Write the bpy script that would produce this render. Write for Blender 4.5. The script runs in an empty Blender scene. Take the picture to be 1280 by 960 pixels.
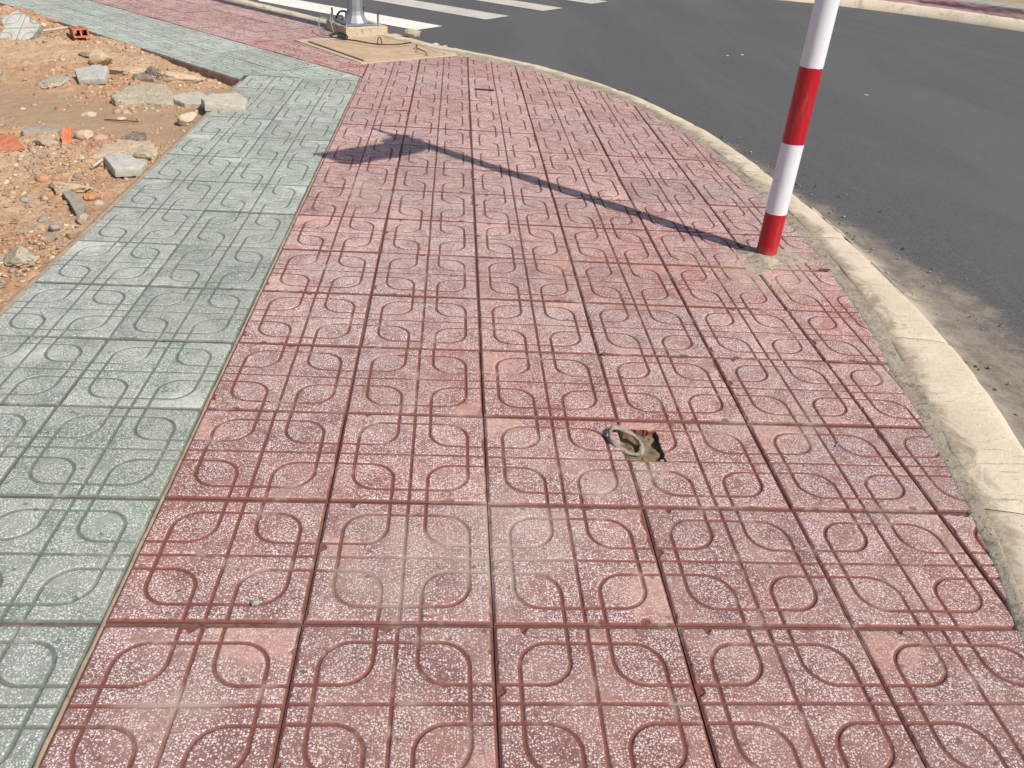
import bpy, bmesh, math, random
import numpy as np
from mathutils import Vector, Matrix

# ------------------------------------------------------------------ camera, sky, sun, exposure
sc = bpy.context.scene
COL = sc.collection
R = math.radians

cam_d = bpy.data.cameras.new('camera')
cam = bpy.data.objects.new('camera', cam_d)
COL.objects.link(cam)
cam_d.sensor_fit = 'HORIZONTAL'
cam_d.sensor_width = 36.0
cam_d.lens = 1041.34 / 1280 * 36.0
cam_d.clip_start = 0.02
cam_d.clip_end = 2000
CR = ((0.99626743, -0.02899928, -0.08130346), (-0.05418973, 0.52304195, -0.85058250), (0.06719139, 0.85181345, 0.51951820))
M4 = Matrix(CR).to_4x4()
M4.translation = (0.68129, -1.24617, 1.36349)
cam.matrix_world = M4
sc.camera = cam

SUN_EL = R(47.0)
SUN_AZ = math.atan2(0.728, -0.686)          # clockwise from +Y
world = bpy.data.worlds.new('World')
sc.world = world
world.use_nodes = True
wn = world.node_tree.nodes
wl = world.node_tree.links
bg = wn['Background']
sky = wn.new('ShaderNodeTexSky')
sky.sky_type = 'NISHITA'
sky.sun_disc = False
sky.sun_elevation = SUN_EL
sky.sun_rotation = SUN_AZ
sky.air_density = 1.0
sky.dust_density = 1.6
wl.new(sky.outputs[0], bg.inputs[0])
bg.inputs[1].default_value = 0.09

sun_d = bpy.data.lights.new('sun', 'SUN')
sun_d.energy = 4.2
sun_d.angle = R(0.53)
sun_d.color = (1.0, 0.95, 0.87)
sun = bpy.data.objects.new('sun', sun_d)
COL.objects.link(sun)
LD = Vector((-0.728 * math.cos(SUN_EL), 0.686 * math.cos(SUN_EL), -math.sin(SUN_EL)))
sun.rotation_euler = LD.to_track_quat('-Z', 'Y').to_euler()
sun.location = (6, -6, 10)

vs = sc.view_settings
vs.view_transform = 'Standard'
vs.look = 'None'
vs.gamma = 1.0
vs.use_curve_mapping = False
vs.exposure = 0.16

sc.render.engine = 'CYCLES'
sc.cycles.max_bounces = 4
sc.cycles.diffuse_bounces = 2
sc.cycles.glossy_bounces = 2
sc.cycles.transmission_bounces = 2
sc.cycles.caustics_reflective = False
sc.cycles.caustics_refractive = False

rng = np.random.default_rng(11)
random.seed(5)

# ------------------------------------------------------------------ numpy noise
def _hash(ix, iy, iz, seed):
    h = (ix * 374761393 + iy * 668265263 + iz * 2147483647 + seed * 1274126177) & 0xFFFFFFFF
    h = ((h ^ (h >> 13)) * 1274126177) & 0xFFFFFFFF
    h = h ^ (h >> 16)
    return (h & 0xFFFFFF) / float(0xFFFFFF)

def vnoise(P, seed=0):
    P = np.asarray(P, float)
    I = np.floor(P).astype(np.int64)
    F = P - I
    F = F * F * (3 - 2 * F)
    out = np.zeros(len(P))
    for dx in (0, 1):
        wx = F[:, 0] if dx else 1 - F[:, 0]
        for dy in (0, 1):
            wy = F[:, 1] if dy else 1 - F[:, 1]
            for dz in (0, 1):
                wz = F[:, 2] if dz else 1 - F[:, 2]
                out += wx * wy * wz * _hash(I[:, 0] + dx, I[:, 1] + dy, I[:, 2] + dz, seed)
    return out * 2 - 1

def fbm(P, octs=4, seed=0, gain=0.5):
    P = np.asarray(P, float)
    a, s, t = 1.0, np.zeros(len(P)), 0.0
    for k in range(octs):
        s += a * vnoise(P * (2.03 ** k) + 7.3 * k, seed + k)
        t += a
        a *= gain
    return s / t

def p3(x, y, z=0.0):
    x = np.asarray(x, float).ravel()
    y = np.asarray(y, float).ravel()
    return np.stack([x, y, np.zeros_like(x) + z], 1)

def sstep(a, b, x):
    t = np.clip((x - a) / (b - a), 0, 1)
    return t * t * (3 - 2 * t)

# ------------------------------------------------------------------ material helpers
class NT:
    def __init__(self, name):
        self.m = bpy.data.materials.new(name)
        self.m.use_nodes = True
        self.t = self.m.node_tree
        self.b = self.t.nodes['Principled BSDF']
        self.dim = None

    def n(self, typ, **kw):
        o = self.t.nodes.new(typ)
        for k, v in kw.items():
            if k.startswith('i_'):
                o.inputs[k[2:].replace('_', ' ')].default_value = v
            else:
                setattr(o, k, v)
        return o

    def l(self, a, b):
        self.t.links.new(a, b)

    def val(self, x, sock):
        if isinstance(x, bpy.types.NodeSocket):
            self.l(x, sock)
        else:
            sock.default_value = x

    def math(self, op, a, b=0.0, c=None, clamp=False):
        o = self.n('ShaderNodeMath', operation=op, use_clamp=clamp)
        self.val(a, o.inputs[0])
        self.val(b, o.inputs[1])
        if c is not None:
            self.val(c, o.inputs[2])
        return o.outputs[0]

    def ss(self, x, lo, hi, a=0.0, b=1.0):
        o = self.n('ShaderNodeMapRange', interpolation_type='SMOOTHSTEP')
        self.val(x, o.inputs['Value'])
        self.val(lo, o.inputs['From Min'])
        self.val(hi, o.inputs['From Max'])
        o.inputs['To Min'].default_value = a
        o.inputs['To Max'].default_value = b
        return o.outputs[0]

    def mix(self, f, a, b, mode='MIX'):
        o = self.n('ShaderNodeMix', data_type='RGBA', blend_type=mode)
        self.val(f, o.inputs[0])
        self.val(a if isinstance(a, bpy.types.NodeSocket) else (*a, 1), o.inputs[6])
        self.val(b if isinstance(b, bpy.types.NodeSocket) else (*b, 1), o.inputs[7])
        return o.outputs[2]

    def noise(self, vec, scale, detail=4.0, rough=0.55, dist=0.0, dim='3D'):
        o = self.n('ShaderNodeTexNoise')
        o.noise_dimensions = self.dim or dim
        if vec is not None:
            self.l(vec, o.inputs['Vector'])
        o.inputs['Scale'].default_value = scale
        o.inputs['Detail'].default_value = detail
        o.inputs['Roughness'].default_value = rough
        o.inputs['Distortion'].default_value = dist
        return o.outputs[0]

    def vor(self, vec, scale, feature='F1'):
        o = self.n('ShaderNodeTexVoronoi', feature=feature)
        o.voronoi_dimensions = self.dim or '3D'
        self.l(vec, o.inputs['Vector'])
        o.inputs['Scale'].default_value = scale
        return o

    def bump(self, h, strength=0.4, dist=0.01, normal=None):
        o = self.n('ShaderNodeBump')
        o.inputs['Strength'].default_value = strength
        o.inputs['Distance'].default_value = dist
        self.l(h, o.inputs['Height'])
        if normal is not None:
            self.l(normal, o.inputs['Normal'])
        return o.outputs[0]

    def out(self, col, rough=0.8, normal=None, metal=0.0, spec=0.4):
        self.val(col if isinstance(col, bpy.types.NodeSocket) else (*col, 1), self.b.inputs['Base Color'])
        self.val(rough, self.b.inputs['Roughness'])
        self.b.inputs['Metallic'].default_value = metal
        self.b.inputs['Specular IOR Level'].default_value = spec
        if normal is not None:
            self.l(normal, self.b.inputs['Normal'])
        return self.m

def world_pos(t):
    return t.n('ShaderNodeNewGeometry').outputs['Position']

def tile_material(name, pig, pig2, groovec, chip, chip2, dust, worn, cement, sat0):
    t = NT(name)
    t.dim = '2D'
    oc = t.n('ShaderNodeTexCoord').outputs['Object']
    oi = t.n('ShaderNodeObjectInfo')
    wp = world_pos(t)
    off = t.n('ShaderNodeVectorMath', operation='SCALE')
    t.l(oi.outputs['Location'], off.inputs[0])
    off.inputs['Scale'].default_value = 3.37
    add = t.n('ShaderNodeVectorMath', operation='ADD')
    t.l(oc, add.inputs[0])
    t.l(off.outputs[0], add.inputs[1])
    v = add.outputs[0]
    sep = t.n('ShaderNodeSeparateColor')
    t.l(oi.outputs['Color'], sep.inputs[0])
    cr, cg, cb = sep.outputs
    ca = oi.outputs['Alpha']
    g = t.n('ShaderNodeAttribute', attribute_name='groove').outputs['Fac']
    flat = t.ss(g, 0.05, 0.5, 1.0, 0.0)
    # cement binder, pigmented
    big = t.noise(v, 7.0, 3, 0.6)
    fine = t.noise(v, 120.0, 2, 0.6)
    pigm = t.mix(t.ss(big, 0.32, 0.68), pig, pig2)
    pigm = t.mix(t.math('MULTIPLY', t.ss(fine, 0.35, 0.7), 0.30), pigm, dust)
    # marble chips, two sizes
    v1 = t.vor(v, 172.0)
    v2 = t.vor(v, 290.0)
    s1 = t.n('ShaderNodeSeparateColor')
    t.l(v1.outputs['Color'], s1.inputs[0])
    s2 = t.n('ShaderNodeSeparateColor')
    t.l(v2.outputs['Color'], s2.inputs[0])
    dn = t.noise(v, 12.0, 3, 0.65)
    dens = t.ss(dn, 0.30, 0.66, 0.32, 0.90)
    on1 = t.math('LESS_THAN', s1.outputs[0], dens)
    sz1 = t.math('MULTIPLY_ADD', s1.outputs[1], 0.25, 0.17)
    c1 = t.math('MULTIPLY', on1, t.math('LESS_THAN', v1.outputs['Distance'], sz1))
    on2 = t.math('LESS_THAN', s2.outputs[0], t.math('MULTIPLY', dens, 0.5))
    c2 = t.math('MULTIPLY', on2, t.math('LESS_THAN', v2.outputs['Distance'], 0.30))
    chips = t.math('MULTIPLY', t.math('MAXIMUM', c1, c2), flat)
    # where the cement skin was never ground off, chips stay hidden
    skin = t.ss(big, 0.66, 0.72)
    chips = t.math('MULTIPLY', chips, t.math('MULTIPLY_ADD', skin, -0.7, 1.0))
    chipc = t.mix(s1.outputs[2], chip, chip2)
    col = t.mix(t.math('MULTIPLY', chips, 0.92), pigm, chipc)
    # bare worn patch of this tile
    px = t.math('MULTIPLY', t.math('SUBTRACT', cb, 0.5), 0.4)
    py = t.math('MULTIPLY', t.math('SUBTRACT', ca, 0.5), 0.4)
    so = t.n('ShaderNodeSeparateXYZ')
    t.l(oc, so.inputs[0])
    dx = t.math('MULTIPLY', t.math('SUBTRACT', so.outputs[0], px), 0.8)
    dy = t.math('MULTIPLY', t.math('SUBTRACT', so.outputs[1], py), 1.25)
    d = t.math('SQRT', t.math('ADD', t.math('MULTIPLY', dx, dx), t.math('MULTIPLY', dy, dy)))
    nz = t.math('MULTIPLY_ADD', t.noise(v, 16.0, 5, 0.7), 0.24, -0.12)
    edge = t.math('SUBTRACT', t.math('MULTIPLY', cg, 0.16), t.math('ADD', d, nz))
    patch = t.ss(edge, -0.02, 0.045)
    patch = t.math('MULTIPLY', patch, t.math('GREATER_THAN', cg, 0.01))
    wcol = t.mix(t.math('MULTIPLY', t.ss(t.noise(v, 45.0, 4, 0.7), 0.42, 0.66), 0.6), worn, pig2)
    wcol = t.mix(t.math('MULTIPLY', c1, 0.30), wcol, chipc)
    col = t.mix(t.math('MULTIPLY', patch, 0.66), col, wcol)
    # per tile tone, with the painted brightening of the far rows
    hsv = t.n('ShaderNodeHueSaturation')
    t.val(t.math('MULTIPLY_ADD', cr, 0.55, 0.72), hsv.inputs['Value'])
    t.val(t.math('MULTIPLY_ADD', t.noise(wp, 0.9, 2), 0.7, sat0), hsv.inputs['Saturation'])
    t.l(col, hsv.inputs['Color'])
    col = hsv.outputs[0]
    # dust, cement slurry lying over several tiles
    dst = t.math('MULTIPLY', t.ss(t.noise(wp, 4.3, 4, 0.66), 0.42, 0.72), 0.24)
    col = t.mix(dst, col, dust)
    slur = t.ss(t.noise(wp, 2.1, 4, 0.62, 0.4), 0.61, 0.78)
    sw = t.n('ShaderNodeSeparateXYZ')
    t.l(wp, sw.inputs[0])
    sn = t.math('MULTIPLY_ADD', t.noise(wp, 7.0, 5, 0.7, 0.5), 0.9, -0.45)
    for (bx, by, br) in ((0.80, 0.24, 0.22), (0.58, 0.17, 0.16), (0.19, -0.20, 0.09), (2.02, 1.95, 0.26)):
        ddx = t.math('SUBTRACT', sw.outputs[0], bx)
        ddy = t.math('SUBTRACT', sw.outputs[1], by)
        dist = t.math('SQRT', t.math('ADD', t.math('MULTIPLY', ddx, ddx), t.math('MULTIPLY', ddy, ddy)))
        blob = t.ss(t.math('SUBTRACT', br, t.math('ADD', dist, t.math('MULTIPLY', sn, 0.5))), -0.04, 0.16)
        slur = t.math('MAXIMUM', slur, t.math('MULTIPLY', blob, 0.95))
    col = t.mix(t.math('MULTIPLY', slur, 0.28), col, tuple(c * 1.2 for c in cement))
    # the grooves: bare pigmented cement, in places silted up
    gc = t.mix(t.ss(fine, 0.3, 0.7), groovec, tuple(c * 1.25 for c in groovec))
    silt = t.math('MAXIMUM', t.math('MULTIPLY', slur, 0.75), t.math('MULTIPLY', t.ss(t.noise(wp, 9.0, 4, 0.65), 0.54, 0.72), 0.55))
    gc = t.mix(silt, gc, cement)
    gm = t.ss(t.math('ADD', g, t.math('MULTIPLY_ADD', t.noise(v, 70.0, 3, 0.65), 0.5, -0.25)), 0.15, 0.75)
    col = t.mix(t.math('MULTIPLY', gm, 0.93), col, gc)
    spot = t.vor(wp, 7.0)
    sm = t.ss(t.math('ADD', spot.outputs['Distance'], t.math('MULTIPLY', fine, 0.06)), 0.055, 0.08, 0.55, 0.0)
    col = t.mix(sm, col, (0.09, 0.06, 0.05))
    nrm = t.bump(t.math('ADD', t.math('MULTIPLY', chips, 0.25), t.noise(v, 260.0, 2, 0.7)), 0.5, 0.0016)
    rough = t.math('MULTIPLY_ADD', chips, -0.16, 0.72)
    return t.out(col, rough, nrm, 0, 0.35)

MAT = {}
MAT['red_tile'] = tile_material('red_terrazzo', (0.218, 0.092, 0.082), (0.325, 0.152, 0.130), (0.155, 0.054, 0.043), (0.86, 0.735, 0.70), (0.60, 0.46, 0.435),
                                (0.47, 0.335, 0.295), (0.60, 0.33, 0.26), (0.41, 0.335, 0.275), 0.62)
MAT['green_tile'] = tile_material('green_terrazzo', (0.170, 0.208, 0.172), (0.268, 0.300, 0.256), (0.124, 0.142, 0.118), (0.76, 0.76, 0.695), (0.50, 0.51, 0.455),
                                  (0.46, 0.455, 0.40), (0.60, 0.59, 0.49), (0.37, 0.36, 0.30), 0.60)

MAT['pale_tile'] = tile_material('pale_terrazzo', (0.36, 0.36, 0.31), (0.46, 0.45, 0.39), (0.22, 0.225, 0.195), (0.74, 0.73, 0.66), (0.52, 0.52, 0.46),
                                 (0.52, 0.47, 0.38), (0.60, 0.58, 0.49), (0.42, 0.37, 0.29), 0.55)

def rough_mat(name, c1, c2, c3, scale=8.0, bump=0.6, bd=0.02, rough=0.9, speck=0.0, fine=70.0, space='Object', dust=0.0):
    t = NT(name)
    v = t.n('ShaderNodeTexCoord').outputs['Object'] if space == 'Object' else world_pos(t)
    if space == 'Object':
        oi = t.n('ShaderNodeObjectInfo')
        a = t.n('ShaderNodeVectorMath', operation='ADD')
        t.l(v, a.inputs[0])
        t.l(oi.outputs['Location'], a.inputs[1])
        v = a.outputs[0]
    n1 = t.noise(v, scale, 6, 0.62, 0.3)
    n2 = t.noise(v, fine, 5, 0.7)
    n3 = t.noise(v, scale * 3.1, 5, 0.65)
    col = t.mix(t.ss(n1, 0.33, 0.67), c1, c2)
    col = t.mix(t.ss(n3, 0.5, 0.68), col, c3)
    col = t.mix(t.math('MULTIPLY', t.ss(n2, 0.3, 0.7), 0.35), col, c2)
    if speck:
        vo = t.vor(v, fine * 1.6)
        s = t.n('ShaderNodeSeparateColor')
        t.l(vo.outputs['Color'], s.inputs[0])
        m = t.math('MULTIPLY', t.math('LESS_THAN', s.outputs[0], speck), t.ss(vo.outputs['Distance'], 0.2, 0.45, 1.0, 0.0))
        col = t.mix(m, col, tuple(x * 0.45 for x in c1))
    if dust:
        dm = t.math('ADD', t.math('MULTIPLY', t.noise(v, scale * 1.3 + 5, 5, 0.7), 0.7), t.math('MULTIPLY', n2, 0.3))
        col = t.mix(t.math('MULTIPLY', t.ss(dm, 0.40, 0.62), dust), col, (0.50, 0.365, 0.245))
    h = t.math('ADD', t.math('MULTIPLY', n3, 0.6), t.math('MULTIPLY', n2, 0.5))
    return t.out(col, rough, t.bump(h, bump, bd), 0, 0.25)

MAT['bedding'] = rough_mat('bedding_mortar', (0.12, 0.062, 0.046), (0.20, 0.125, 0.09), (0.075, 0.042, 0.033), 6.0, 0.6, 0.006, space='W')
MAT['mortar'] = rough_mat('grey_mortar', (0.32, 0.265, 0.20), (0.45, 0.38, 0.29), (0.17, 0.135, 0.10), 10.0, 0.9, 0.010, speck=0.2, space='W')
MAT['edge_mortar'] = rough_mat('tan_edge_mortar', (0.30, 0.225, 0.15), (0.40, 0.30, 0.205), (0.20, 0.145, 0.10), 12.0, 0.6, 0.006, space='W')
MAT['kerb_far'] = rough_mat('far_kerb_concrete', (0.64, 0.53, 0.39), (0.70, 0.60, 0.46), (0.42, 0.33, 0.23), 2.6, 0.4, 0.01, speck=0.05, fine=40, space='W')
MAT['frame'] = rough_mat('cover_frame_concrete', (0.46, 0.36, 0.26), (0.55, 0.44, 0.33), (0.33, 0.26, 0.19), 6.0, 0.5, 0.008, space='W')
MAT['cover'] = rough_mat('dusty_cover_concrete', (0.46, 0.32, 0.205), (0.54, 0.39, 0.26), (0.37, 0.26, 0.17), 5.0, 0.35, 0.006)
MAT['block'] = rough_mat('foundation_concrete', (0.50, 0.40, 0.28), (0.60, 0.49, 0.36), (0.26, 0.20, 0.14), 7.0, 0.6, 0.012, speck=0.08)
MAT['tan'] = rough_mat('tan_concrete', (0.52, 0.39, 0.26), (0.60, 0.47, 0.33), (0.36, 0.26, 0.17), 14.0, 0.9, 0.014, speck=0.1, dust=0.40)
MAT['tangrey'] = rough_mat('grey_tan_concrete', (0.42, 0.37, 0.28), (0.52, 0.46, 0.35), (0.24, 0.21, 0.165), 16.0, 1.0, 0.016, speck=0.16, dust=0.45)
MAT['grey'] = rough_mat('grey_stone', (0.24, 0.225, 0.205), (0.33, 0.30, 0.27), (0.16, 0.145, 0.13), 18.0, 0.7, 0.010, dust=0.50)
MAT['dark'] = rough_mat('dark_stone', (0.13, 0.115, 0.10), (0.20, 0.17, 0.14), (0.08, 0.07, 0.06), 18.0, 0.8, 0.010, dust=0.50)
MAT['bluegrey'] = rough_mat('blue_grey_slab', (0.40, 0.405, 0.375), (0.49, 0.485, 0.44), (0.28, 0.275, 0.25), 10.0, 0.5, 0.006, dust=0.28)
MAT['paleslab'] = rough_mat('pale_slab', (0.46, 0.44, 0.37), (0.54, 0.50, 0.41), (0.33, 0.31, 0.25), 9.0, 0.5, 0.006, speck=0.06, dust=0.35)
MAT['brick'] = rough_mat('orange_brick', (0.48, 0.115, 0.045), (0.55, 0.165, 0.072), (0.36, 0.085, 0.04), 14.0, 0.4, 0.005, dust=0.40)
MAT['pinkbrick'] = rough_mat('pink_brick', (0.50, 0.26, 0.18), (0.58, 0.36, 0.26), (0.36, 0.17, 0.11), 15.0, 0.8, 0.010, dust=0.50)
MAT['white'] = rough_mat('whitish_plaster', (0.52, 0.42, 0.31), (0.60, 0.50, 0.38), (0.40, 0.30, 0.21), 14.0, 0.6, 0.008, dust=0.40)
MAT['orangeclod'] = rough_mat('orange_clod', (0.50, 0.24, 0.11), (0.56, 0.31, 0.165), (0.36, 0.17, 0.085), 15.0, 1.0, 0.014)
MAT['rust'] = rough_mat('rusty_iron', (0.14, 0.075, 0.045), (0.22, 0.12, 0.07), (0.08, 0.05, 0.035), 40.0, 0.7, 0.004, 0.8)
MAT['ringiron'] = rough_mat('cement_coated_iron', (0.21, 0.17, 0.135), (0.36, 0.31, 0.255), (0.09, 0.07, 0.05), 30.0, 0.8, 0.005, 0.85)
MAT['recess'] = rough_mat('recess_mortar', (0.20, 0.145, 0.085), (0.29, 0.22, 0.135), (0.09, 0.065, 0.04), 26.0, 1.0, 0.012, space='W')

def kerb_mat():
    t = NT('kerb_concrete')
    wp = world_pos(t)
    d = t.n('ShaderNodeAttribute', attribute_name='across').outputs['Fac']
    n1 = t.noise(wp, 3.2, 6, 0.62, 0.5)
    n2 = t.noise(wp, 60.0, 5, 0.7)
    col = t.mix(t.ss(n1, 0.35, 0.66), (0.68, 0.575, 0.44), (0.60, 0.495, 0.37))
    col = t.mix(t.math('MULTIPLY', t.ss(n2, 0.35, 0.7), 0.30), col, (0.50, 0.40, 0.28))
    # dirt streaks and mud along the inner side
    mud = t.ss(t.math('SUBTRACT', t.math('MULTIPLY_ADD', t.noise(wp, 6.5, 6, 0.68, 0.8), 0.30, -0.09), d), -0.02, 0.05)
    col = t.mix(t.math('MULTIPLY', mud, 0.8), col, t.mix(t.ss(n2, 0.35, 0.65), (0.20, 0.155, 0.11), (0.36, 0.29, 0.21)))
    blot = t.ss(t.noise(wp, 11.0, 5, 0.7, 1.2), 0.62, 0.70)
    col = t.mix(t.math('MULTIPLY', blot, 0.6), col, (0.34, 0.275, 0.20))
    col = t.mix(t.math('MULTIPLY', t.ss(t.noise(wp, 1.7, 5, 0.65, 0.8), 0.48, 0.66), 0.45), col, (0.46, 0.375, 0.275))
    pit = t.vor(wp, 46.0)
    col = t.mix(t.ss(pit.outputs['Distance'], 0.10, 0.16, 0.6, 0.0), col, (0.20, 0.16, 0.12))
    sc_ = t.n('ShaderNodeMapping')
    t.l(wp, sc_.inputs[0])
    sc_.inputs['Rotation'].default_value = (0, 0, R(35))
    sc_.inputs['Scale'].default_value = (7, 60, 20)
    st = t.ss(t.noise(sc_.outputs[0], 1.0, 4, 0.6), 0.61, 0.68)
    col = t.mix(t.math('MULTIPLY', st, 0.55), col, (0.22, 0.18, 0.14))
    h = t.math('ADD', t.math('MULTIPLY', n2, 0.6), t.noise(wp, 14.0, 5, 0.65))
    return t.out(col, 0.85, t.bump(h, 0.5, 0.008), 0, 0.25)
MAT['kerb'] = kerb_mat()

def asphalt_mat(name, sand=False):
    t = NT(name)
    t.dim = '2D'
    wp = world_pos(t)
    vo = t.vor(wp, 170.0)
    s = t.n('ShaderNodeSeparateColor')
    t.l(vo.outputs['Color'], s.inputs[0])
    mpa = t.n('ShaderNodeMapping')
    t.l(wp, mpa.inputs[0])
    mpa.inputs['Rotation'].default_value = (0, 0, R(43.5))
    mpa.inputs['Scale'].default_value = (1.1, 0.28, 1)
    n1 = t.noise(mpa.outputs[0], 0.9, 5, 0.6, 0.4)
    n2 = t.noise(wp, 45.0, 5, 0.7)
    col = t.mix(s.outputs[0], (0.072, 0.070, 0.070), (0.120, 0.116, 0.115))
    col = t.mix(t.math('MULTIPLY', t.ss(n1, 0.35, 0.68), 0.75), col, (0.122, 0.117, 0.114))
    col = t.mix(t.math('MULTIPLY', t.ss(t.noise(wp, 5.0, 5, 0.65), 0.5, 0.75), 0.30), col, (0.108, 0.097, 0.086))
    lt = t.math('MULTIPLY', t.math('GREATER_THAN', s.outputs[1], 0.9985), t.ss(vo.outputs['Distance'], 0.2, 0.5, 1, 0))
    col = t.mix(lt, col, (0.34, 0.31, 0.28))
    h = t.math('ADD', t.math('MULTIPLY', vo.outputs['Distance'], -0.7), n2)
    rough = 0.82
    if sand:
        a = t.n('ShaderNodeAttribute', attribute_name='sand').outputs['Fac']
        nz = t.noise(wp, 4.2, 7, 0.68, 0.5)
        nf = t.noise(wp, 55.0, 5, 0.75)
        m = t.math('ADD', a, t.math('ADD', t.math('MULTIPLY_ADD', nz, 1.1, -0.55), t.math('MULTIPLY_ADD', nf, 0.7, -0.35)))
        m = t.ss(m, 0.38, 0.85)
        sc1 = t.mix(t.ss(t.noise(wp, 9.0, 5, 0.7), 0.35, 0.65), (0.190, 0.160, 0.126), (0.30, 0.252, 0.197))
        sc1 = t.mix(t.math('MULTIPLY', t.ss(a, 0.98, 1.3), t.ss(nz, 0.36, 0.55)), sc1, (0.52, 0.44, 0.335))
        sc1 = t.mix(t.math('MULTIPLY', t.ss(nf, 0.55, 0.7), 0.5), sc1, (0.17, 0.135, 0.10))
        col = t.mix(t.math('MULTIPLY', m, 0.85), col, sc1)
        h = t.math('ADD', h, t.math('MULTIPLY', nf, 0.9))
    return t.out(col, rough, t.bump(h, 0.4, 0.005), 0, 0.3)
MAT['asphalt'] = asphalt_mat('asphalt')
MAT['asphalt_sand'] = asphalt_mat('asphalt_with_sand', True)

def paint_mat(name, c, worn):
    t = NT(name)
    wp = world_pos(t)
    n = t.noise(wp, 30.0, 5, 0.7)
    n0 = t.noise(wp, 3.0, 5, 0.65)
    col = t.mix(t.math('MULTIPLY', t.ss(n0, 0.4, 0.7), 0.5), c, tuple(x * 0.82 for x in c))
    m = t.ss(t.math('ADD', t.math('MULTIPLY', n, 0.6), t.math('MULTIPLY', n0, 0.4)), 0.62 - worn, 0.70 - worn * 0.6)
    col = t.mix(t.math('MULTIPLY', m, 0.7), col, (0.16, 0.15, 0.14))
    return t.out(col, 0.7, t.bump(n, 0.3, 0.003))
MAT['paint_new'] = paint_mat('white_road_paint', (0.80, 0.76, 0.67), 0.03)
MAT['paint_old'] = paint_mat('worn_road_paint', (0.56, 0.51, 0.455), 0.09)

def dirt_mat():
    t = NT('sandy_dirt')
    wp = world_pos(t)
    n0 = t.noise(wp, 1.1, 5, 0.6, 0.5)
    n1 = t.noise(wp, 9.0, 7, 0.68, 0.4)
    n2 = t.noise(wp, 70.0, 6, 0.75)
    a = t.n('ShaderNodeAttribute', attribute_name='smooth').outputs['Fac']
    col = t.mix(t.ss(n1, 0.35, 0.65), (0.50, 0.315, 0.190), (0.40, 0.228, 0.130))
    col = t.mix(t.ss(n0, 0.45, 0.62), col, (0.50, 0.35, 0.225))
    col = t.mix(t.math('MULTIPLY', t.ss(n2, 0.55, 0.70), 0.6), col, (0.60, 0.45, 0.32))
    col = t.mix(t.math('MULTIPLY', t.ss(n2, 0.36, 0.47, 1, 0), 0.75), col, (0.22, 0.125, 0.075))
    vo = t.vor(wp, 38.0)
    s = t.n('ShaderNodeSeparateColor')
    t.l(vo.outputs['Color'], s.inputs[0])
    pm = t.math('MULTIPLY', t.math('LESS_THAN', s.outputs[0], 0.22), t.ss(vo.outputs['Distance'], 0.22, 0.40, 1, 0))
    pm = t.math('MULTIPLY', pm, t.math('SUBTRACT', 1.0, a))
    pc = t.mix(s.outputs[1], (0.62, 0.48, 0.34), (0.33, 0.25, 0.19))
    col = t.mix(t.math('MULTIPLY', pm, 0.8), col, pc)
    sandc = t.mix(t.ss(n1, 0.3, 0.7), (0.355, 0.24, 0.150), (0.42, 0.295, 0.188))
    col = t.mix(t.math('MULTIPLY', a, 0.9), col, sandc)
    h = t.math('ADD', t.math('MULTIPLY', n1, 0.7), t.math('MULTIPLY', n2, 0.5))
    return t.out(col, 0.95, t.bump(h, 0.9, 0.012), 0, 0.15)
MAT['dirt'] = dirt_mat()
MAT['ground'] = rough_mat('open_ground', (0.36, 0.27, 0.17), (0.42, 0.32, 0.21), (0.24, 0.23, 0.12), 0.4, 0.5, 0.03, fine=12, space='W')

def far_tile_mat(name, a, b, line):
    t = NT(name)
    wp = world_pos(t)
    mp = t.n('ShaderNodeMapping')
    t.l(wp, mp.inputs[0])
    mp.inputs['Rotation'].default_value = (0, 0, R(-136.4))
    br = t.n('ShaderNodeTexBrick', offset=0.0)
    t.l(mp.outputs[0], br.inputs[0])
    br.inputs['Color1'].default_value = (*a, 1)
    br.inputs['Color2'].default_value = (*b, 1)
    br.inputs['Mortar'].default_value = (*line, 1)
    br.inputs['Scale'].default_value = 1.0
    br.inputs['Brick Width'].default_value = 0.4
    br.inputs['Row Height'].default_value = 0.4
    br.inputs['Mortar Size'].default_value = 0.012
    n = t.noise(wp, 3.0, 5, 0.65)
    col = t.mix(t.math('MULTIPLY', t.ss(n, 0.4, 0.7), 0.35), br.outputs[0], (0.50, 0.40, 0.33))
    return t.out(col, 0.8, t.bump(t.noise(wp, 80.0, 4), 0.3, 0.004))
MAT['far_red'] = far_tile_mat('far_red_tiles', (0.42, 0.22, 0.20), (0.36, 0.18, 0.165), (0.22, 0.09, 0.08))
MAT['far_green'] = far_tile_mat('far_green_tiles', (0.35, 0.37, 0.31), (0.30, 0.32, 0.27), (0.16, 0.17, 0.14))

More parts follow.
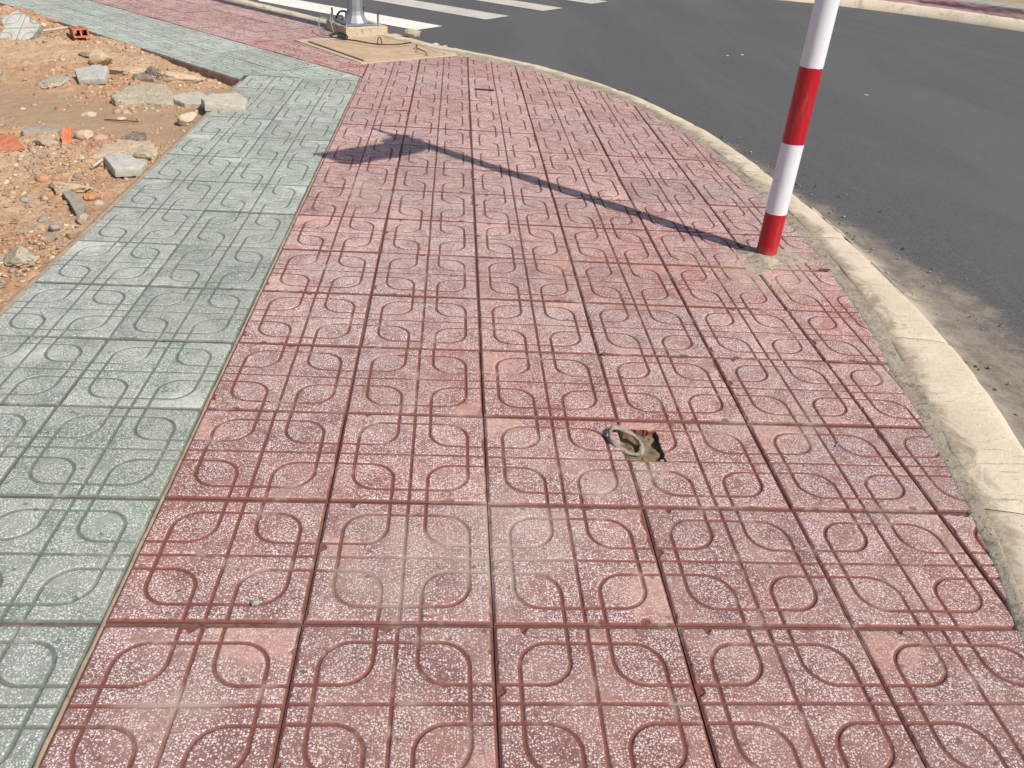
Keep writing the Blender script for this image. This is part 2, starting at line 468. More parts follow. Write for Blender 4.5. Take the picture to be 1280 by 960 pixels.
def gloss(name, c, rough=0.35, metal=0.0, var=0.12, scale=20.0, dirt=None):
    t = NT(name)
    oc = t.n('ShaderNodeTexCoord').outputs['Object']
    n = t.noise(oc, scale, 4, 0.6)
    col = t.mix(t.math('MULTIPLY', t.ss(n, 0.35, 0.7), var * 2), c, tuple(x * 0.75 for x in c))
    if dirt:
        so = t.n('ShaderNodeSeparateXYZ')
        t.l(oc, so.inputs[0])
        m = t.ss(t.math('ADD', so.outputs[2], t.math('MULTIPLY', t.noise(oc, 30.0, 5, 0.7), 0.10)), 0.06, 0.11, 1, 0)
        sp = t.ss(t.noise(oc, 55.0, 4, 0.7), 0.66, 0.72)
        col = t.mix(t.math('MULTIPLY', t.math('MAXIMUM', t.math('MULTIPLY', m, 0.7), t.math('MULTIPLY', sp, 0.25)), 0.6), col, dirt)
        chipm = t.math('MULTIPLY', t.ss(t.noise(oc, 34.0, 5, 0.75), 0.66, 0.69), t.ss(so.outputs[2], 0.05, 0.9, 0.75, 0.25))
        col = t.mix(chipm, col, (0.30, 0.20, 0.14))
        scr = t.n('ShaderNodeMapping')
        t.l(oc, scr.inputs[0])
        scr.inputs['Scale'].default_value = (60, 60, 6)
        col = t.mix(t.math('MULTIPLY', t.ss(t.noise(scr.outputs[0], 1.0, 4, 0.6), 0.52, 0.75), 0.32), col, dirt)
    r = t.math('MULTIPLY_ADD', n, 0.2, rough - 0.08)
    return t.out(col, r, t.bump(n, 0.08, 0.003), metal, 0.5)
MAT['pole_white'] = gloss('white_pole_paint', (0.74, 0.74, 0.78), 0.38, var=0.05, dirt=(0.5, 0.42, 0.33))
MAT['pole_red'] = gloss('red_pole_paint', (0.44, 0.004, 0.016), 0.38, var=0.06, dirt=(0.40, 0.16, 0.12))
MAT['sign_back'] = gloss('sign_aluminium', (0.55, 0.56, 0.57), 0.4, 0.6)
MAT['galv'] = gloss('galvanised_steel', (0.36, 0.38, 0.41), 0.55, 0.7, 0.25, 14.0)
MAT['galv_plate'] = gloss('galvanised_plate', (0.26, 0.28, 0.31), 0.55, 0.6, 0.25, 14.0)
MAT['cable_black'] = gloss('black_cable', (0.03, 0.03, 0.03), 0.5)
MAT['cable_grey'] = gloss('grey_cable', (0.26, 0.25, 0.235), 0.5)
MAT['twig'] = gloss('pale_stick', (0.52, 0.44, 0.35), 0.7)
MAT['leafbrown'] = gloss('dry_leaf', (0.14, 0.065, 0.03), 0.7)
MAT['bark'] = rough_mat('bark', (0.13, 0.10, 0.07), (0.20, 0.16, 0.12), (0.08, 0.06, 0.04), 20.0, 0.8, 0.01)
MAT['leaf'] = gloss('green_leaf', (0.055, 0.105, 0.028), 0.5, var=0.25, scale=4.0)

def clod_mat():
    t = NT('dirt_clods')
    a = t.n('ShaderNodeAttribute', attribute_name='tone').outputs['Color']
    wp = world_pos(t)
    n = t.noise(wp, 120.0, 5, 0.7)
    col = t.mix(t.math('MULTIPLY', t.ss(n, 0.4, 0.7), 0.4), a, (0.40, 0.25, 0.15))
    return t.out(col, 0.95, t.bump(n, 0.8, 0.006), 0, 0.15)
MAT['clods'] = clod_mat()

# ------------------------------------------------------------------ object helpers
def tag(o, label=None, cat=None, group=None, kind=None):
    if label: o['label'] = label
    if cat: o['category'] = cat
    if group: o['group'] = group
    if kind: o['kind'] = kind
    return o

def empty(name, loc=(0, 0, 0), rz=0.0):
    o = bpy.data.objects.new(name, None)
    o.empty_display_size = 0.1
    o.location = loc
    o.rotation_euler = (0, 0, rz)
    COL.objects.link(o)
    return o

def link(name, me, mat=None, parent=None, loc=(0, 0, 0), rot=(0, 0, 0)):
    o = bpy.data.objects.new(name, me)
    COL.objects.link(o)
    o.location = loc
    o.rotation_euler = rot
    if parent: o.parent = parent
    if mat and not me.materials: me.materials.append(MAT[mat])
    return o

def mesh(name, V, F, smooth=True, attrs=None, mat=None):
    me = bpy.data.meshes.new(name)
    V = np.asarray(V, np.float32)
    if isinstance(F, np.ndarray):
        k = F.shape[1]
        me.vertices.add(len(V))
        me.vertices.foreach_set('co', V.ravel())
        me.loops.add(F.size)
        me.loops.foreach_set('vertex_index', F.ravel().astype(np.int32))
        me.polygons.add(len(F))
        me.polygons.foreach_set('loop_start', np.arange(0, F.size, k, dtype=np.int32))
        me.update(calc_edges=True)
    else:
        me.from_pydata([tuple(map(float, v)) for v in V], [], F)
        me.update()
    if smooth:
        me.polygons.foreach_set('use_smooth', np.ones(len(me.polygons), bool))
    for k, a in (attrs or {}).items():
        a = np.asarray(a, np.float32)
        if a.ndim == 1:
            at = me.attributes.new(k, 'FLOAT', 'POINT')
            at.data.foreach_set('value', a)
        else:
            at = me.attributes.new(k, 'FLOAT_COLOR', 'POINT')
            at.data.foreach_set('color', np.concatenate([a, np.ones((len(a), 1), np.float32)], 1).ravel())
    if mat: me.materials.append(MAT[mat])
    me.validate()
    return me

def grid_faces(nu, nv, closed_v=False):
    i = np.arange(nu - 1)[:, None]
    j = np.arange(nv if closed_v else nv - 1)[None, :]
    j2 = (j + 1) % nv
    return np.stack([i * nv + j, (i + 1) * nv + j, (i + 1) * nv + j2, i * nv + j2], -1).reshape(-1, 4)

def tube(pts, r, seg=8, taper=None, cap=True):
    """round bar along a polyline: V, F"""
    P = np.asarray(pts, float)
    n = len(P)
    T = np.gradient(P, axis=0)
    T /= np.linalg.norm(T, axis=1)[:, None] + 1e-9
    up = np.array([0, 0, 1.0]) if abs(T[0][2]) < 0.9 else np.array([1.0, 0, 0])
    V = []
    for i in range(n):
        s = np.cross(T[i], up)
        s /= np.linalg.norm(s) + 1e-9
        w = np.cross(s, T[i])
        up = w
        rr = r if np.isscalar(r) else r[i]
        for k in range(seg):
            a = 2 * math.pi * k / seg
            V.append(P[i] + rr * (math.cos(a) * s + math.sin(a) * w))
    F = [tuple(int(x) for x in f[::-1]) for f in grid_faces(n, seg, True)]
    if cap:
        F.append(tuple(range(seg)))
        F.append(tuple(range((n - 1) * seg, n * seg))[::-1])
    return np.array(V), F

def catmull(P, step=0.03):
    P = np.asarray(P, float)
    Q = np.vstack([2 * P[0] - P[1], P, 2 * P[-1] - P[-2]])
    out = []
    for i in range(1, len(Q) - 2):
        n = max(2, int(np.linalg.norm(Q[i + 1] - Q[i]) / step))
        t = np.linspace(0, 1, n, endpoint=False)[:, None]
        a, b, c, d = Q[i - 1], Q[i], Q[i + 1], Q[i + 2]
        out.append(0.5 * (2 * b + (c - a) * t + (2 * a - 5 * b + 4 * c - d) * t ** 2 + (3 * b - a - 3 * c + d) * t ** 3))
    out.append(P[-1:])
    return np.vstack(out)

def box(bm, lo, hi, bevel=0.0):
    r = bmesh.ops.create_cube(bm, size=1.0)
    vs_ = r['verts']
    c = [(a + b) / 2 for a, b in zip(lo, hi)]
    s = [b - a for a, b in zip(lo, hi)]
    for v in vs_:
        v.co = Vector((c[0] + v.co.x * s[0], c[1] + v.co.y * s[1], c[2] + v.co.z * s[2]))
    if bevel:
        es = list({e for v in vs_ for e in v.link_edges})
        bmesh.ops.bevel(bm, geom=es, offset=bevel, segments=2, affect='EDGES', profile=0.6)

def bm_mesh(name, bm, mat=None, smooth=False):
    me = bpy.data.meshes.new(name)
    bm.normal_update()
    bm.to_mesh(me)
    bm.free()
    if smooth:
        me.polygons.foreach_set('use_smooth', np.ones(len(me.polygons), bool))
    if mat: me.materials.append(MAT[mat])
    return me

# ------------------------------------------------------------------ layout curves (metres; one paving tile is 0.4 m)
U = np.array([-0.725, 0.689])           # direction of the far arm of the pavement
NN = np.array([0.689, 0.725])           # across it, towards its kerb
O = np.array([-0.02, 5.38])             # where its green / red border starts
far_in = [(0.63 - 0.725 * s, 6.50 + 0.689 * s) for s in (0.35, 0.8, 1.6, 2.6, 4.0, 6.5)]
KC = [(0.55, -4.2), (0.95, -3.0), (1.36, -1.85), (1.72, -0.85), (2.0, 0.0), (2.115, 0.41), (2.235, 1.0), (2.33, 1.55), (2.385, 2.15), (2.39, 2.7), (2.345, 3.3),
      (2.25, 4.1), (2.09, 4.7), (1.86, 5.3), (1.34, 6.02), (0.93, 6.36)] + far_in
KIN = catmull(KC, 0.02)                  # inner edge of the kerb
seg = np.linalg.norm(np.diff(KIN, axis=0), axis=1)
KS = np.concatenate([[0], np.cumsum(seg)])
KT = np.gradient(KIN, axis=0)
KT /= np.linalg.norm(KT, axis=1)[:, None]
KN = np.stack([KT[:, 1], -KT[:, 0]], 1)  # outwards, to the road
s_at_y = lambda y: KS[np.argmin(np.abs(KIN[:, 1] - y))]
KW = np.interp(KIN[:, 1], [-4, 1.2, 1.7, 2.2, 2.9, 4.0, 5.3, 6.2, 6.8, 9], [0.26, 0.255, 0.215, 0.185, 0.165, 0.165, 0.14, 0.17, 0.20, 0.21])

ROAD_Z = -0.12

# ------------------------------------------------------------------ ground, road
g = link('ground', mesh('ground', [(-700, -700, -0.26), (700, -700, -0.26), (700, 700, -0.26), (-700, 700, -0.26)], [(0, 1, 2, 3)], False, mat='ground'))
tag(g, kind='structure')
road = link('road', mesh('road', [(-26, -18, ROAD_Z), (30, -18, ROAD_Z), (30, 42, ROAD_Z), (-26, 42, ROAD_Z)], [(0, 1, 2, 3)], False, mat='asphalt'))
tag(road, kind='structure')

# sand swept against the kerb, on the road
nd = 34
dd = np.linspace(0, 1, nd) ** 1.3 * 0.85
Vv, Sa = [], []
yk = KIN[:, 1]
amp = np.interp(yk, [-2, 0.0, 0.8, 1.6, 2.4, 3.2, 4.2, 4.9, 5.4, 5.9, 7], [0.8, 0.82, 0.92, 1.05, 1.3, 1.05, 0.75, 0.78, 0.38, 0.1, 0.1])
wid = np.interp(yk, [-2, 0.6, 1.2, 2.0, 2.6, 3.4, 4.4, 5.0, 5.6], [0.55, 0.55, 0.54, 0.50, 0.36, 0.29, 0.30, 0.22, 0.12])
for i in range(0, len(KIN), 2):
    base = KIN[i] + KN[i] * (KW[i] - 0.005)
    q = base[None, :] + dd[:, None] * KN[i][None, :]
    bank = np.interp(yk[i], [1.5, 2.0, 2.9, 3.4, 4.0], [0.045, 0.100, 0.100, 0.06, 0.03])
    wob = fbm(p3(q[:, 0] * 5, q[:, 1] * 5), 4, 3)
    z = ROAD_Z + 0.006 + bank * np.exp(-(dd / 0.10) ** 2) * (1 + 0.5 * wob) + 0.004 * wob - 0.014 * sstep(0.6, 0.85, dd)
    Vv.append(np.concatenate([q, z[:, None]], 1))
    Sa.append(amp[i] * np.exp(-(dd / wid[i]) ** 2) * 1.15)
nr = len(Vv)
V = np.vstack(Vv)
sd = link('sand_drift', mesh('sand_drift', V, grid_faces(nr, nd), True, {'sand': np.concatenate(Sa)}, 'asphalt_sand'), parent=road)
tag(sd, kind='stuff')

# zebra crossing
SD = np.array([-0.81, 0.587])
SE = np.array([0.587, 0.81])
S0 = np.array([0.27, 8.41])
for k in range(6):
    a = S0 + SE * 1.335 * k
    wq = 0.48 if k == 0 else 0.52
    n = 40
    tt = np.linspace(0, 1, n)
    e0 = fbm(p3(tt * 30, tt * 0 + k), 3, 5) * 0.006
    e1 = fbm(p3(tt * 30, tt * 0 + k + 40), 3, 6) * 0.006
    L0 = a[None] + SD[None] * (tt[:, None] * 3.6) + SE[None] * e0[:, None]
    L1 = a[None] + SE[None] * wq + SD[None] * (tt[:, None] * 3.6) + SE[None] * e1[:, None]
    V = np.zeros((2 * n, 3))
    V[0::2, :2] = L0
    V[1::2, :2] = L1
    V[:, 2] = ROAD_Z + 0.004
    link('crossing_stripe', mesh('crossing_stripe', V, grid_faces(n, 2), False, mat='paint_new' if k == 0 else 'paint_old'), parent=road)

# ------------------------------------------------------------------ pavement bedding
mid = KIN + KN * (KW * 0.5)[:, None]
gl = lambda s: tuple(O + U * s - NN * 0.826)
corner = None
# corner of the dirt edge: x = -0.825 on the far green edge
sx = (-0.825 - (O - NN * 0.826)[0]) / U[0]
outline = [(-0.825, -4.2)] + [tuple(q) for q in mid[::8]] + [gl(6.6), gl(sx)]
bm = bmesh.new()
vs_ = [bm.verts.new((x, y, -0.0085)) for x, y in outline]
f = bm.faces.new(vs_)
r = bmesh.ops.extrude_face_region(bm, geom=[f])
for v in [e for e in r['geom'] if isinstance(e, bmesh.types.BMVert)]:
    v.co.z = -0.24
bmesh.ops.recalc_face_normals(bm, faces=bm.faces[:])
bmesh.ops.triangulate(bm, faces=bm.faces[:])
pav = link('pavement', bm_mesh('pavement', bm, 'bedding'))
tag(pav, kind='structure')

def strip_box(name, a, b, w, z0, z1, mat, parent, seed=0, step=0.03, amp_=0.003):
    a, b = np.array(a, float), np.array(b, float)
    L = np.linalg.norm(b - a)
    d = (b - a) / L
    nrm = np.array([-d[1], d[0]])
    n = int(L / step) + 2
    ts = np.linspace(0, L, n)
    prof = [(-w / 2, z0), (-w / 2, z1 - 0.002), (-w / 4, z1), (w / 4, z1), (w / 2, z1 - 0.002), (w / 2, z0)]
    V = []
    for t_ in ts:
        for k, (o, z) in enumerate(prof):
            q = a + d * t_ + nrm * o
            V.append((q[0], q[1], z))
    V = np.array(V)
    nz = fbm(V * 40, 3, seed)
    V[:, 2] += nz * amp_
    V[:, :2] += nrm[None] * (fbm(V * 30 + 9, 3, seed + 4) * amp_)[:, None]
    return link(name, mesh(name, V, grid_faces(n, 6), True, mat=mat), parent=parent)

strip_box('mortar_edge', (-0.8165, -4.2), (-0.8165, 5.0), 0.022, -0.10, -0.003, 'edge_mortar', pav, 1)
strip_box('mortar_edge', O + U * sx - NN * 0.817, O + U * 6.6 - NN * 0.817, 0.02, -0.10, -0.004, 'bedding', pav, 2)
strip_box('mortar_joint', (-0.004, -4.2), (-0.004, 5.36), 0.0085, -0.03, -0.0035, 'edge_mortar', pav, 3, amp_=0.002)
strip_box('mortar_joint', O + U * 0.0, O + U * 6.6, 0.009, -0.03, -0.004, 'edge_mortar', pav, 4, amp_=0.002)

# ------------------------------------------------------------------ paving tiles
T = 0.4
HS = 0.1982
HY = 0.1966           # rows are laid with a slightly wider joint

def ring_d(x, y, a, r):
    qx = np.abs(x) - (a - r)
    qy = np.abs(y) - (a - r)
    d = np.hypot(np.maximum(qx, 0), np.maximum(qy, 0)) + np.minimum(np.maximum(qx, qy), 0) - r
    return np.abs(d)

def tile_height(x, y, seed=0):
    d1 = ring_d(x, y, 0.1500, 0.062)
    d2 = np.full_like(x, 1.0)
    for sx_ in (-1, 1):
        for sy_ in (-1, 1):
            d2 = np.minimum(d2, ring_d(x - sx_ * 0.2, y - sy_ * 0.2, 0.1555, 0.062))
    d3 = np.minimum(np.abs(x), np.abs(y))
    d = np.minimum(np.minimum(d1, d2), d3)
    gv = 1 - sstep(0.0026, 0.0056, d)
    e = np.minimum(HS - np.abs(x), (HY - np.abs(y)) * 0.72)
    e = e - 0.045 * np.maximum(fbm(p3(x * 30, y * 30), 3, 310 + seed) - 0.36, 0)
    ge = 1 - sstep(0.0012, 0.0066, e)
    md = np.clip(0.80 + 0.6 * fbm(p3(x * 14, y * 14), 3, 300 + seed), 0.35, 1.15)
    h = -0.0050 * gv * md
    h = np.minimum(h, -0.0052 * ge)
    return h, np.maximum(gv, ge)

def tile_mesh(name, N, mat, keep=None, solid=0.0, seed=0):
    ax = np.linspace(-HS, HS, N + 1)
    X, Y = np.meshgrid(ax, ax * (HY / HS), indexing='ij')
    h, gv = tile_height(X.ravel(), Y.ravel(), seed)
    wob = fbm(p3(X * 9, Y * 9), 2, 8 + seed) * 0.0008
    V = np.stack([X.ravel(), Y.ravel(), h + wob], 1)
    F = grid_faces(N + 1, N + 1)
    G = gv
    if keep is not None:
        c = V[F].mean(1)
        F = F[keep(c[:, 0], c[:, 1])]
        if len(F) == 0:
            return None
        used = np.unique(F)
        mp = np.full(len(V), -1)
        mp[used] = np.arange(len(used))
        V, G, F = V[used], G[used], mp[F]
    # skirt round the boundary
    E = np.concatenate([F[:, [0, 1]], F[:, [1, 2]], F[:, [2, 3]], F[:, [3, 0]]])
    key = np.sort(E, 1)
    k1 = key[:, 0].astype(np.int64) * (len(V) + 1) + key[:, 1]
    u_, inv, cnt = np.unique(k1, return_inverse=True, return_counts=True)
    B = E[cnt[inv] == 1]
    n0 = len(V)
    top = V.copy()
    low = V.copy()
    low[:, 2] = -(solid or 0.03)
    # boundary duplicates keep the top smooth
    bv = np.unique(B)
    mp = np.full(n0, -1)
    mp[bv] = np.arange(len(bv))
    Vs = np.concatenate([V, V[bv], low[bv]])
    nb = len(bv)
    S = np.stack([n0 + mp[B[:, 1]], n0 + mp[B[:, 0]], n0 + nb + mp[B[:, 0]], n0 + nb + mp[B[:, 1]]], 1)
    Fs = np.concatenate([F, S])
    Gs = np.concatenate([G, np.ones(nb), np.ones(nb)])
    return mesh(name, Vs, Fs, True, {'groove': Gs}, mat)

FULL = {'red_tile': [tile_mesh('red_paving_tile', 150, 'red_tile', seed=q) for q in range(6)], 'green_tile': [tile_mesh('green_paving_tile', 150, 'green_tile', seed=q + 9) for q in range(4)]}
# worn patches seen on single tiles: (column, row) -> strength, x, y inside the tile
WORN = {(0, -1): (0.75, 0.86, 0.95), (1, -1): (0.35, 0.98, 0.2), (2, 0): (0.65, 0.98, 0.22), (3, 1): (0.5, 0.12, 0.97), (4, 1): (0.7, 0.06, 0.92), (0, 1): (0.35, 0.05, 0.75),
        (4, -1): (0.55, 0.05, 0.8), (0, 5): (0.75, 0.1, 0.95), (1, 5): (0.6, 0.06, 0.95), (2, 5): (0.65, 0.05, 0.93), (0, 4): (0.6, 0.1, 0.08), (2, 4): (0.55, 0.85, 0.96),
        (2, 3): (0.55, 0.9, 0.97), (2, 2): (0.6, 0.06, 0.8), (3, 4): (0.5, 0.95, 0.9), (1, 6): (0.5, 0.1, 0.2), (3, 3): (0.4, 0.3, 0.05), (2, 1): (0.5, 0.05, 0.9), (1, 2): (0.35, 0.95, 0.1),
        (5, 4): (0.4, 0.1, 0.8), (3, 7): (0.5, 0.9, 0.2), (0, 8): (0.5, 0.2, 0.1), (1, 0): (0.3, 0.1, 0.6)}
GWORN = {(-1, 6): (0.55, 0.95, 0.9), (-2, 8): (0.5, 0.2, 0.95), (-1, 4): (0.4, 0.1, 0.1), (-2, 4): (0.7, 0.1, 0.9), (-1, 8): (0.5, 0.9, 0.9), (-2, 7): (0.5, 0.9, 0.9), (-1, 2): (0.5, 0.9, 0.1), (-2, 2): (0.4, 0.5, 0.7)}

def put_tile(name, mat, cx, cy, rz=0.0, keep=None, worn=None, N=150, solid=0.0):
    c, s = math.cos(rz), math.sin(rz)
    me = FULL[mat][rng.integers(0, len(FULL[mat]))]
    if keep is not None:
        kf = lambda x, y: keep(cx + c * x - s * y, cy + s * x + c * y)
        ax = np.linspace(-HS, HS, 24)
        X, Y = np.meshgrid(ax, ax)
        k = kf(X.ravel(), Y.ravel())
        if not k.any():
            return None
        if not k.all():
            me = tile_mesh(name, N, mat, kf, seed=int(rng.integers(0, 50)))
            if me is None:
                return None
    jz = rng.normal(0, 0.0009)
    o = link(name, me, parent=pav, loc=(cx + rng.normal(0, 0.0007), cy + rng.normal(0, 0.0009), jz),
             rot=(rng.normal(0, 0.0028), rng.normal(0, 0.0032), rz + rng.normal(0, 0.0020)))
    if worn is None:
        worn = (0, 0, 0)
        if rng.random() < 0.22:
            worn = (rng.uniform(0.15, 0.4), rng.choice([0.05, 0.95, rng.random()]), rng.choice([0.05, 0.95]))
    o.color = (float(np.clip(rng.normal(np.interp(cy, [-0.6, 0.4, 1.6, 4.0], [0.36, 0.46, 0.62, 0.72]), 0.12), 0, 1)), worn[0], worn[1], worn[2])  # ramp along y paints brighter light into far rows; spread is tile tone
    return o

from bisect import bisect
def inside_kerb(x, y, off=0.05):
    P = np.stack([x, y], 1)
    out = np.zeros(len(P), bool)
    K = KIN[::4]
    N_ = KN[::4]
    for i in range(0, len(P), 4000):
        q = P[i:i + 4000]
        d2 = ((q[:, None, :] - K[None]) ** 2).sum(-1)
        j = d2.argmin(1)
        out[i:i + 4000] = ((q - K[j]) * N_[j]).sum(1) < off
    return out

BOX = (1.187, 1.312, 0.598, 0.752)        # recess with the ring
SLOT = (0.842, 0.985, 5.115, 5.200)       # narrow far recess
def keep_red(x, y):
    k = inside_kerb(x, y)
    jx = 0.006 * fbm(p3(x * 60, y * 60), 3, 401)
    jy = 0.006 * fbm(p3(x * 60, y * 60), 3, 402)
    k &= ~((x + jx > BOX[0] + 0.003) & (x + jx < BOX[1] - 0.003) & (y + jy > BOX[2] + 0.003) & (y + jy < BOX[3] - 0.003))
    lx = (x + 0.005) * math.cos(R(38)) + (y - 6.56) * math.sin(R(38))
    ly = -(x + 0.005) * math.sin(R(38)) + (y - 6.56) * math.cos(R(38))
    k &= ~((np.abs(lx) < 0.45) & (np.abs(ly) < 0.50))
    k &= ~((x > SLOT[0]) & (x < SLOT[1]) & (y > SLOT[2]) & (y < SLOT[3]))
    return k

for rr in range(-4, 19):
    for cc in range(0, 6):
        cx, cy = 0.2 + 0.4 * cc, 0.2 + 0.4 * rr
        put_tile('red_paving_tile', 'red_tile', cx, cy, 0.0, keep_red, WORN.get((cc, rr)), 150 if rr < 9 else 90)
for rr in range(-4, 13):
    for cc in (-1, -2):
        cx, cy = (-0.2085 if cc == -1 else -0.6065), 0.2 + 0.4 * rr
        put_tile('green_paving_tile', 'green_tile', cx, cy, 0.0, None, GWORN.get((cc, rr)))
ang = math.atan2(U[1], U[0]) - math.pi / 2
kg = lambda x, y: ((y > 5.203) & (x < -0.012)) | (x < -0.829)
kr = lambda x, y: (x < -0.002) & keep_red(x, y)
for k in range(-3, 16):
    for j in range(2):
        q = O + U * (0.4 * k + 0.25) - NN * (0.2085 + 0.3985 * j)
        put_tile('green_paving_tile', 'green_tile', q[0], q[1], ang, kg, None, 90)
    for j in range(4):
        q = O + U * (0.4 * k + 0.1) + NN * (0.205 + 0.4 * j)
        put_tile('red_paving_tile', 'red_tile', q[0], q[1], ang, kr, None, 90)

# recesses in the paving
def recess(b, depth, seed):
    x0, x1, y0, y1 = b
    n = 26
    xs, ys = np.linspace(x0 - 0.004, x1 + 0.004, n), np.linspace(y0 - 0.004, y1 + 0.004, n)
    X, Y = np.meshgrid(xs, ys, indexing='ij')
    ed = np.minimum(np.minimum(X - xs[0], xs[-1] - X), np.minimum(Y - ys[0], ys[-1] - Y))
    Zf = -depth + fbm(p3(X * 34, Y * 34), 4, seed) * 0.020
    Zf = Zf.reshape(X.shape)
    Zf = np.where(ed < 1e-6, -0.004, Zf)
    V = np.stack([X.ravel(), Y.ravel(), Zf.ravel()], 1)
    # inner duplicates make the walls steep
    ins = [0, 1, n - 2, n - 1]
    X2 = X.copy(); Y2 = Y.copy()
    X2[1, :] = xs[0] + 0.003; X2[-2, :] = xs[-1] - 0.003
    Y2[:, 1] = ys[0] + 0.003; Y2[:, -2] = ys[-1] - 0.003
    V[:, 0], V[:, 1] = X2.ravel(), Y2.ravel()
    o = link('recess', mesh('recess', V, grid_faces(n, n), False, mat='recess'), parent=pav)
    return o
# cut the bedding below the recesses: the floor lies just under the bedding top, so lower the bedding there
def cut_bedding(b):
    bm = bmesh.new()
    bm.from_mesh(pav.data)
    for co, no in (((b[0], 0, 0), (1, 0, 0)), ((b[1], 0, 0), (1, 0, 0)), ((0, b[2], 0), (0, 1, 0)), ((0, b[3], 0), (0, 1, 0))):
        bmesh.ops.bisect_plane(bm, geom=bm.verts[:] + bm.edges[:] + bm.faces[:], plane_co=co, plane_no=no)
    kill = [f for f in bm.faces if f.calc_center_median().z > -0.02 and b[0] < f.calc_center_median().x < b[1] and b[2] < f.calc_center_median().y < b[3]]
    bmesh.ops.delete(bm, geom=kill, context='FACES')
    bm.to_mesh(pav.data)
    bm.free()
for b, dp, sd_ in ((BOX, 0.024, 4), (SLOT, 0.05, 9)):
    cut_bedding(b)
    recess(b, dp, sd_)

# ------------------------------------------------------------------ kerb: cast lengths, with a mortar fillet against the tiles
kerb = empty('kerb', (2.3, 1.0, 0))
tag(kerb, kind='structure')
kerb_loc = np.array([2.3, 1.0, 0])
prof_t = np.array([0.0, 0.0, 0.02, 0.05, 0.10, 0.2, 0.32, 0.45, 0.58, 0.7, 0.8, 0.88, 0.94, 0.98, 1.0, 1.02, 1.05, 1.05])
prof_z = np.array([-0.06, 0.002, 0.008, 0.011, 0.012, 0.013, 0.014, 0.014, 0.014, 0.013, 0.012, 0.009, 0.003, -0.008, -0.026, -0.08, -0.128, -0.20])
sj = s_at_y(0.40)
joints = np.arange(sj - 6.0, KS[-1], 1.0)
joints = joints[(joints > 0.1) & (joints < KS[-1] - 0.1)]
cuts = np.concatenate([[0], joints, [KS[-1]]])
for a, b in zip(cuts[:-1], cuts[1:]):
    n = max(3, int((b - a) / 0.02) + 1)
    ss_ = np.linspace(a + 0.0015, b - 0.0015, n)
    px, py = np.interp(ss_, KS, KIN[:, 0]), np.interp(ss_, KS, KIN[:, 1])
    nx, ny = np.interp(ss_, KS, KN[:, 0]), np.interp(ss_, KS, KN[:, 1])
    w = np.interp(ss_, KS, KW)
    D = w[:, None] * prof_t[None]
    X = px[:, None] + nx[:, None] * D
    Y = py[:, None] + ny[:, None] * D
    Z = np.repeat(prof_z[None], n, 0)
    P = np.stack([X.ravel(), Y.ravel(), Z.ravel()], 1)
    nz = fbm(P * 16, 4, 21) * 0.0032 + fbm(P * 3.0, 2, 23) * 0.004
    sidew = (fbm(P * 9 + 3, 4, 25) * 0.008)
    P[:, 2] += nz * (P[:, 2] > -0.05)
    # rounded-over ends at the joints
    endd = np.minimum(ss_ - ss_[0], ss_[-1] - ss_)
    P[:, 2] -= np.repeat(0.005 * np.exp(-(endd / 0.008)), len(prof_t))
    P[:, 0] += sidew * np.repeat(nx, len(prof_t))
    P[:, 1] += sidew * np.repeat(ny, len(prof_t))
    me = mesh('kerb_length', P - kerb_loc, grid_faces(n, len(prof_t))[:, ::-1].copy(), True, {'across': D.ravel()}, 'kerb')
    link('kerb_length', me, parent=kerb)
# fillet
tq = np.array([-1.0, -0.9, -0.75, -0.5, -0.1, 0.2, 0.5])
fw = np.interp(KIN[:, 1], [-3, 0.2, 0.6, 1.2, 1.8, 2.6, 3.4, 4.5, 6, 7, 9], [0.015, 0.018, 0.028, 0.046, 0.046, 0.044, 0.034, 0.022, 0.025, 0.025, 0.02])
X = KIN[:, 0][:, None] + KN[:, 0][:, None] * fw[:, None] * tq[None] * 1.3
Y = KIN[:, 1][:, None] + KN[:, 1][:, None] * fw[:, None] * tq[None] * 1.3
Zp = np.array([-0.010, -0.004, 0.0012, 0.003, 0.007, 0.010, 0.0095])
Z = np.repeat(Zp[None], len(KIN), 0)
P = np.stack([X.ravel(), Y.ravel(), Z.ravel()], 1)
P[:, 2] += fbm(P * 9, 3, 31) * 0.0030 + fbm(P * 60, 3, 33) * 0.0018
link('mortar_fillet', mesh('mortar_fillet', P - kerb_loc, grid_faces(len(KIN), len(tq))[:, ::-1].copy(), True, mat='mortar'), parent=kerb)

# ------------------------------------------------------------------ far side of the road
FK = catmull([(13.5, 7.7), (11.5, 9.6), (9.24, 11.79), (8.75, 12.3), (8.15, 12.87), (7.5, 13.34), (6.7, 13.72), (5.4, 14.05), (3.0, 14.5), (-2, 15.3)], 0.1)
FT = np.gradient(FK, axis=0)
FT /= np.linalg.norm(FT, axis=1)[:, None]
FN = np.stack([FT[:, 1], -FT[:, 0]], 1)
if FN[len(FN) // 3] @ np.array([1, 1]) < 0:
    FN = -FN
fd = np.array([-0.01, 0.0, 0.05, 0.10, 0.14, 0.22, 0.33, 0.34])
fz = np.array([-0.2, ROAD_Z + 0.004, -0.06, -0.005, 0.012, 0.015, 0.012, -0.05])
X = FK[:, 0][:, None] + FN[:, 0][:, None] * fd
Y = FK[:, 1][:, None] + FN[:, 1][:, None] * fd
P = np.stack([X.ravel(), Y.ravel(), np.repeat(fz[None], len(FK), 0).ravel()], 1)
P[:, 2] += fbm(P * 3, 3, 41) * 0.004
fkerb = link('kerb_across_road', mesh('kerb_across_road', P, grid_faces(len(FK), len(fd)), True, mat='kerb_far'))
tag(fkerb, kind='structure')
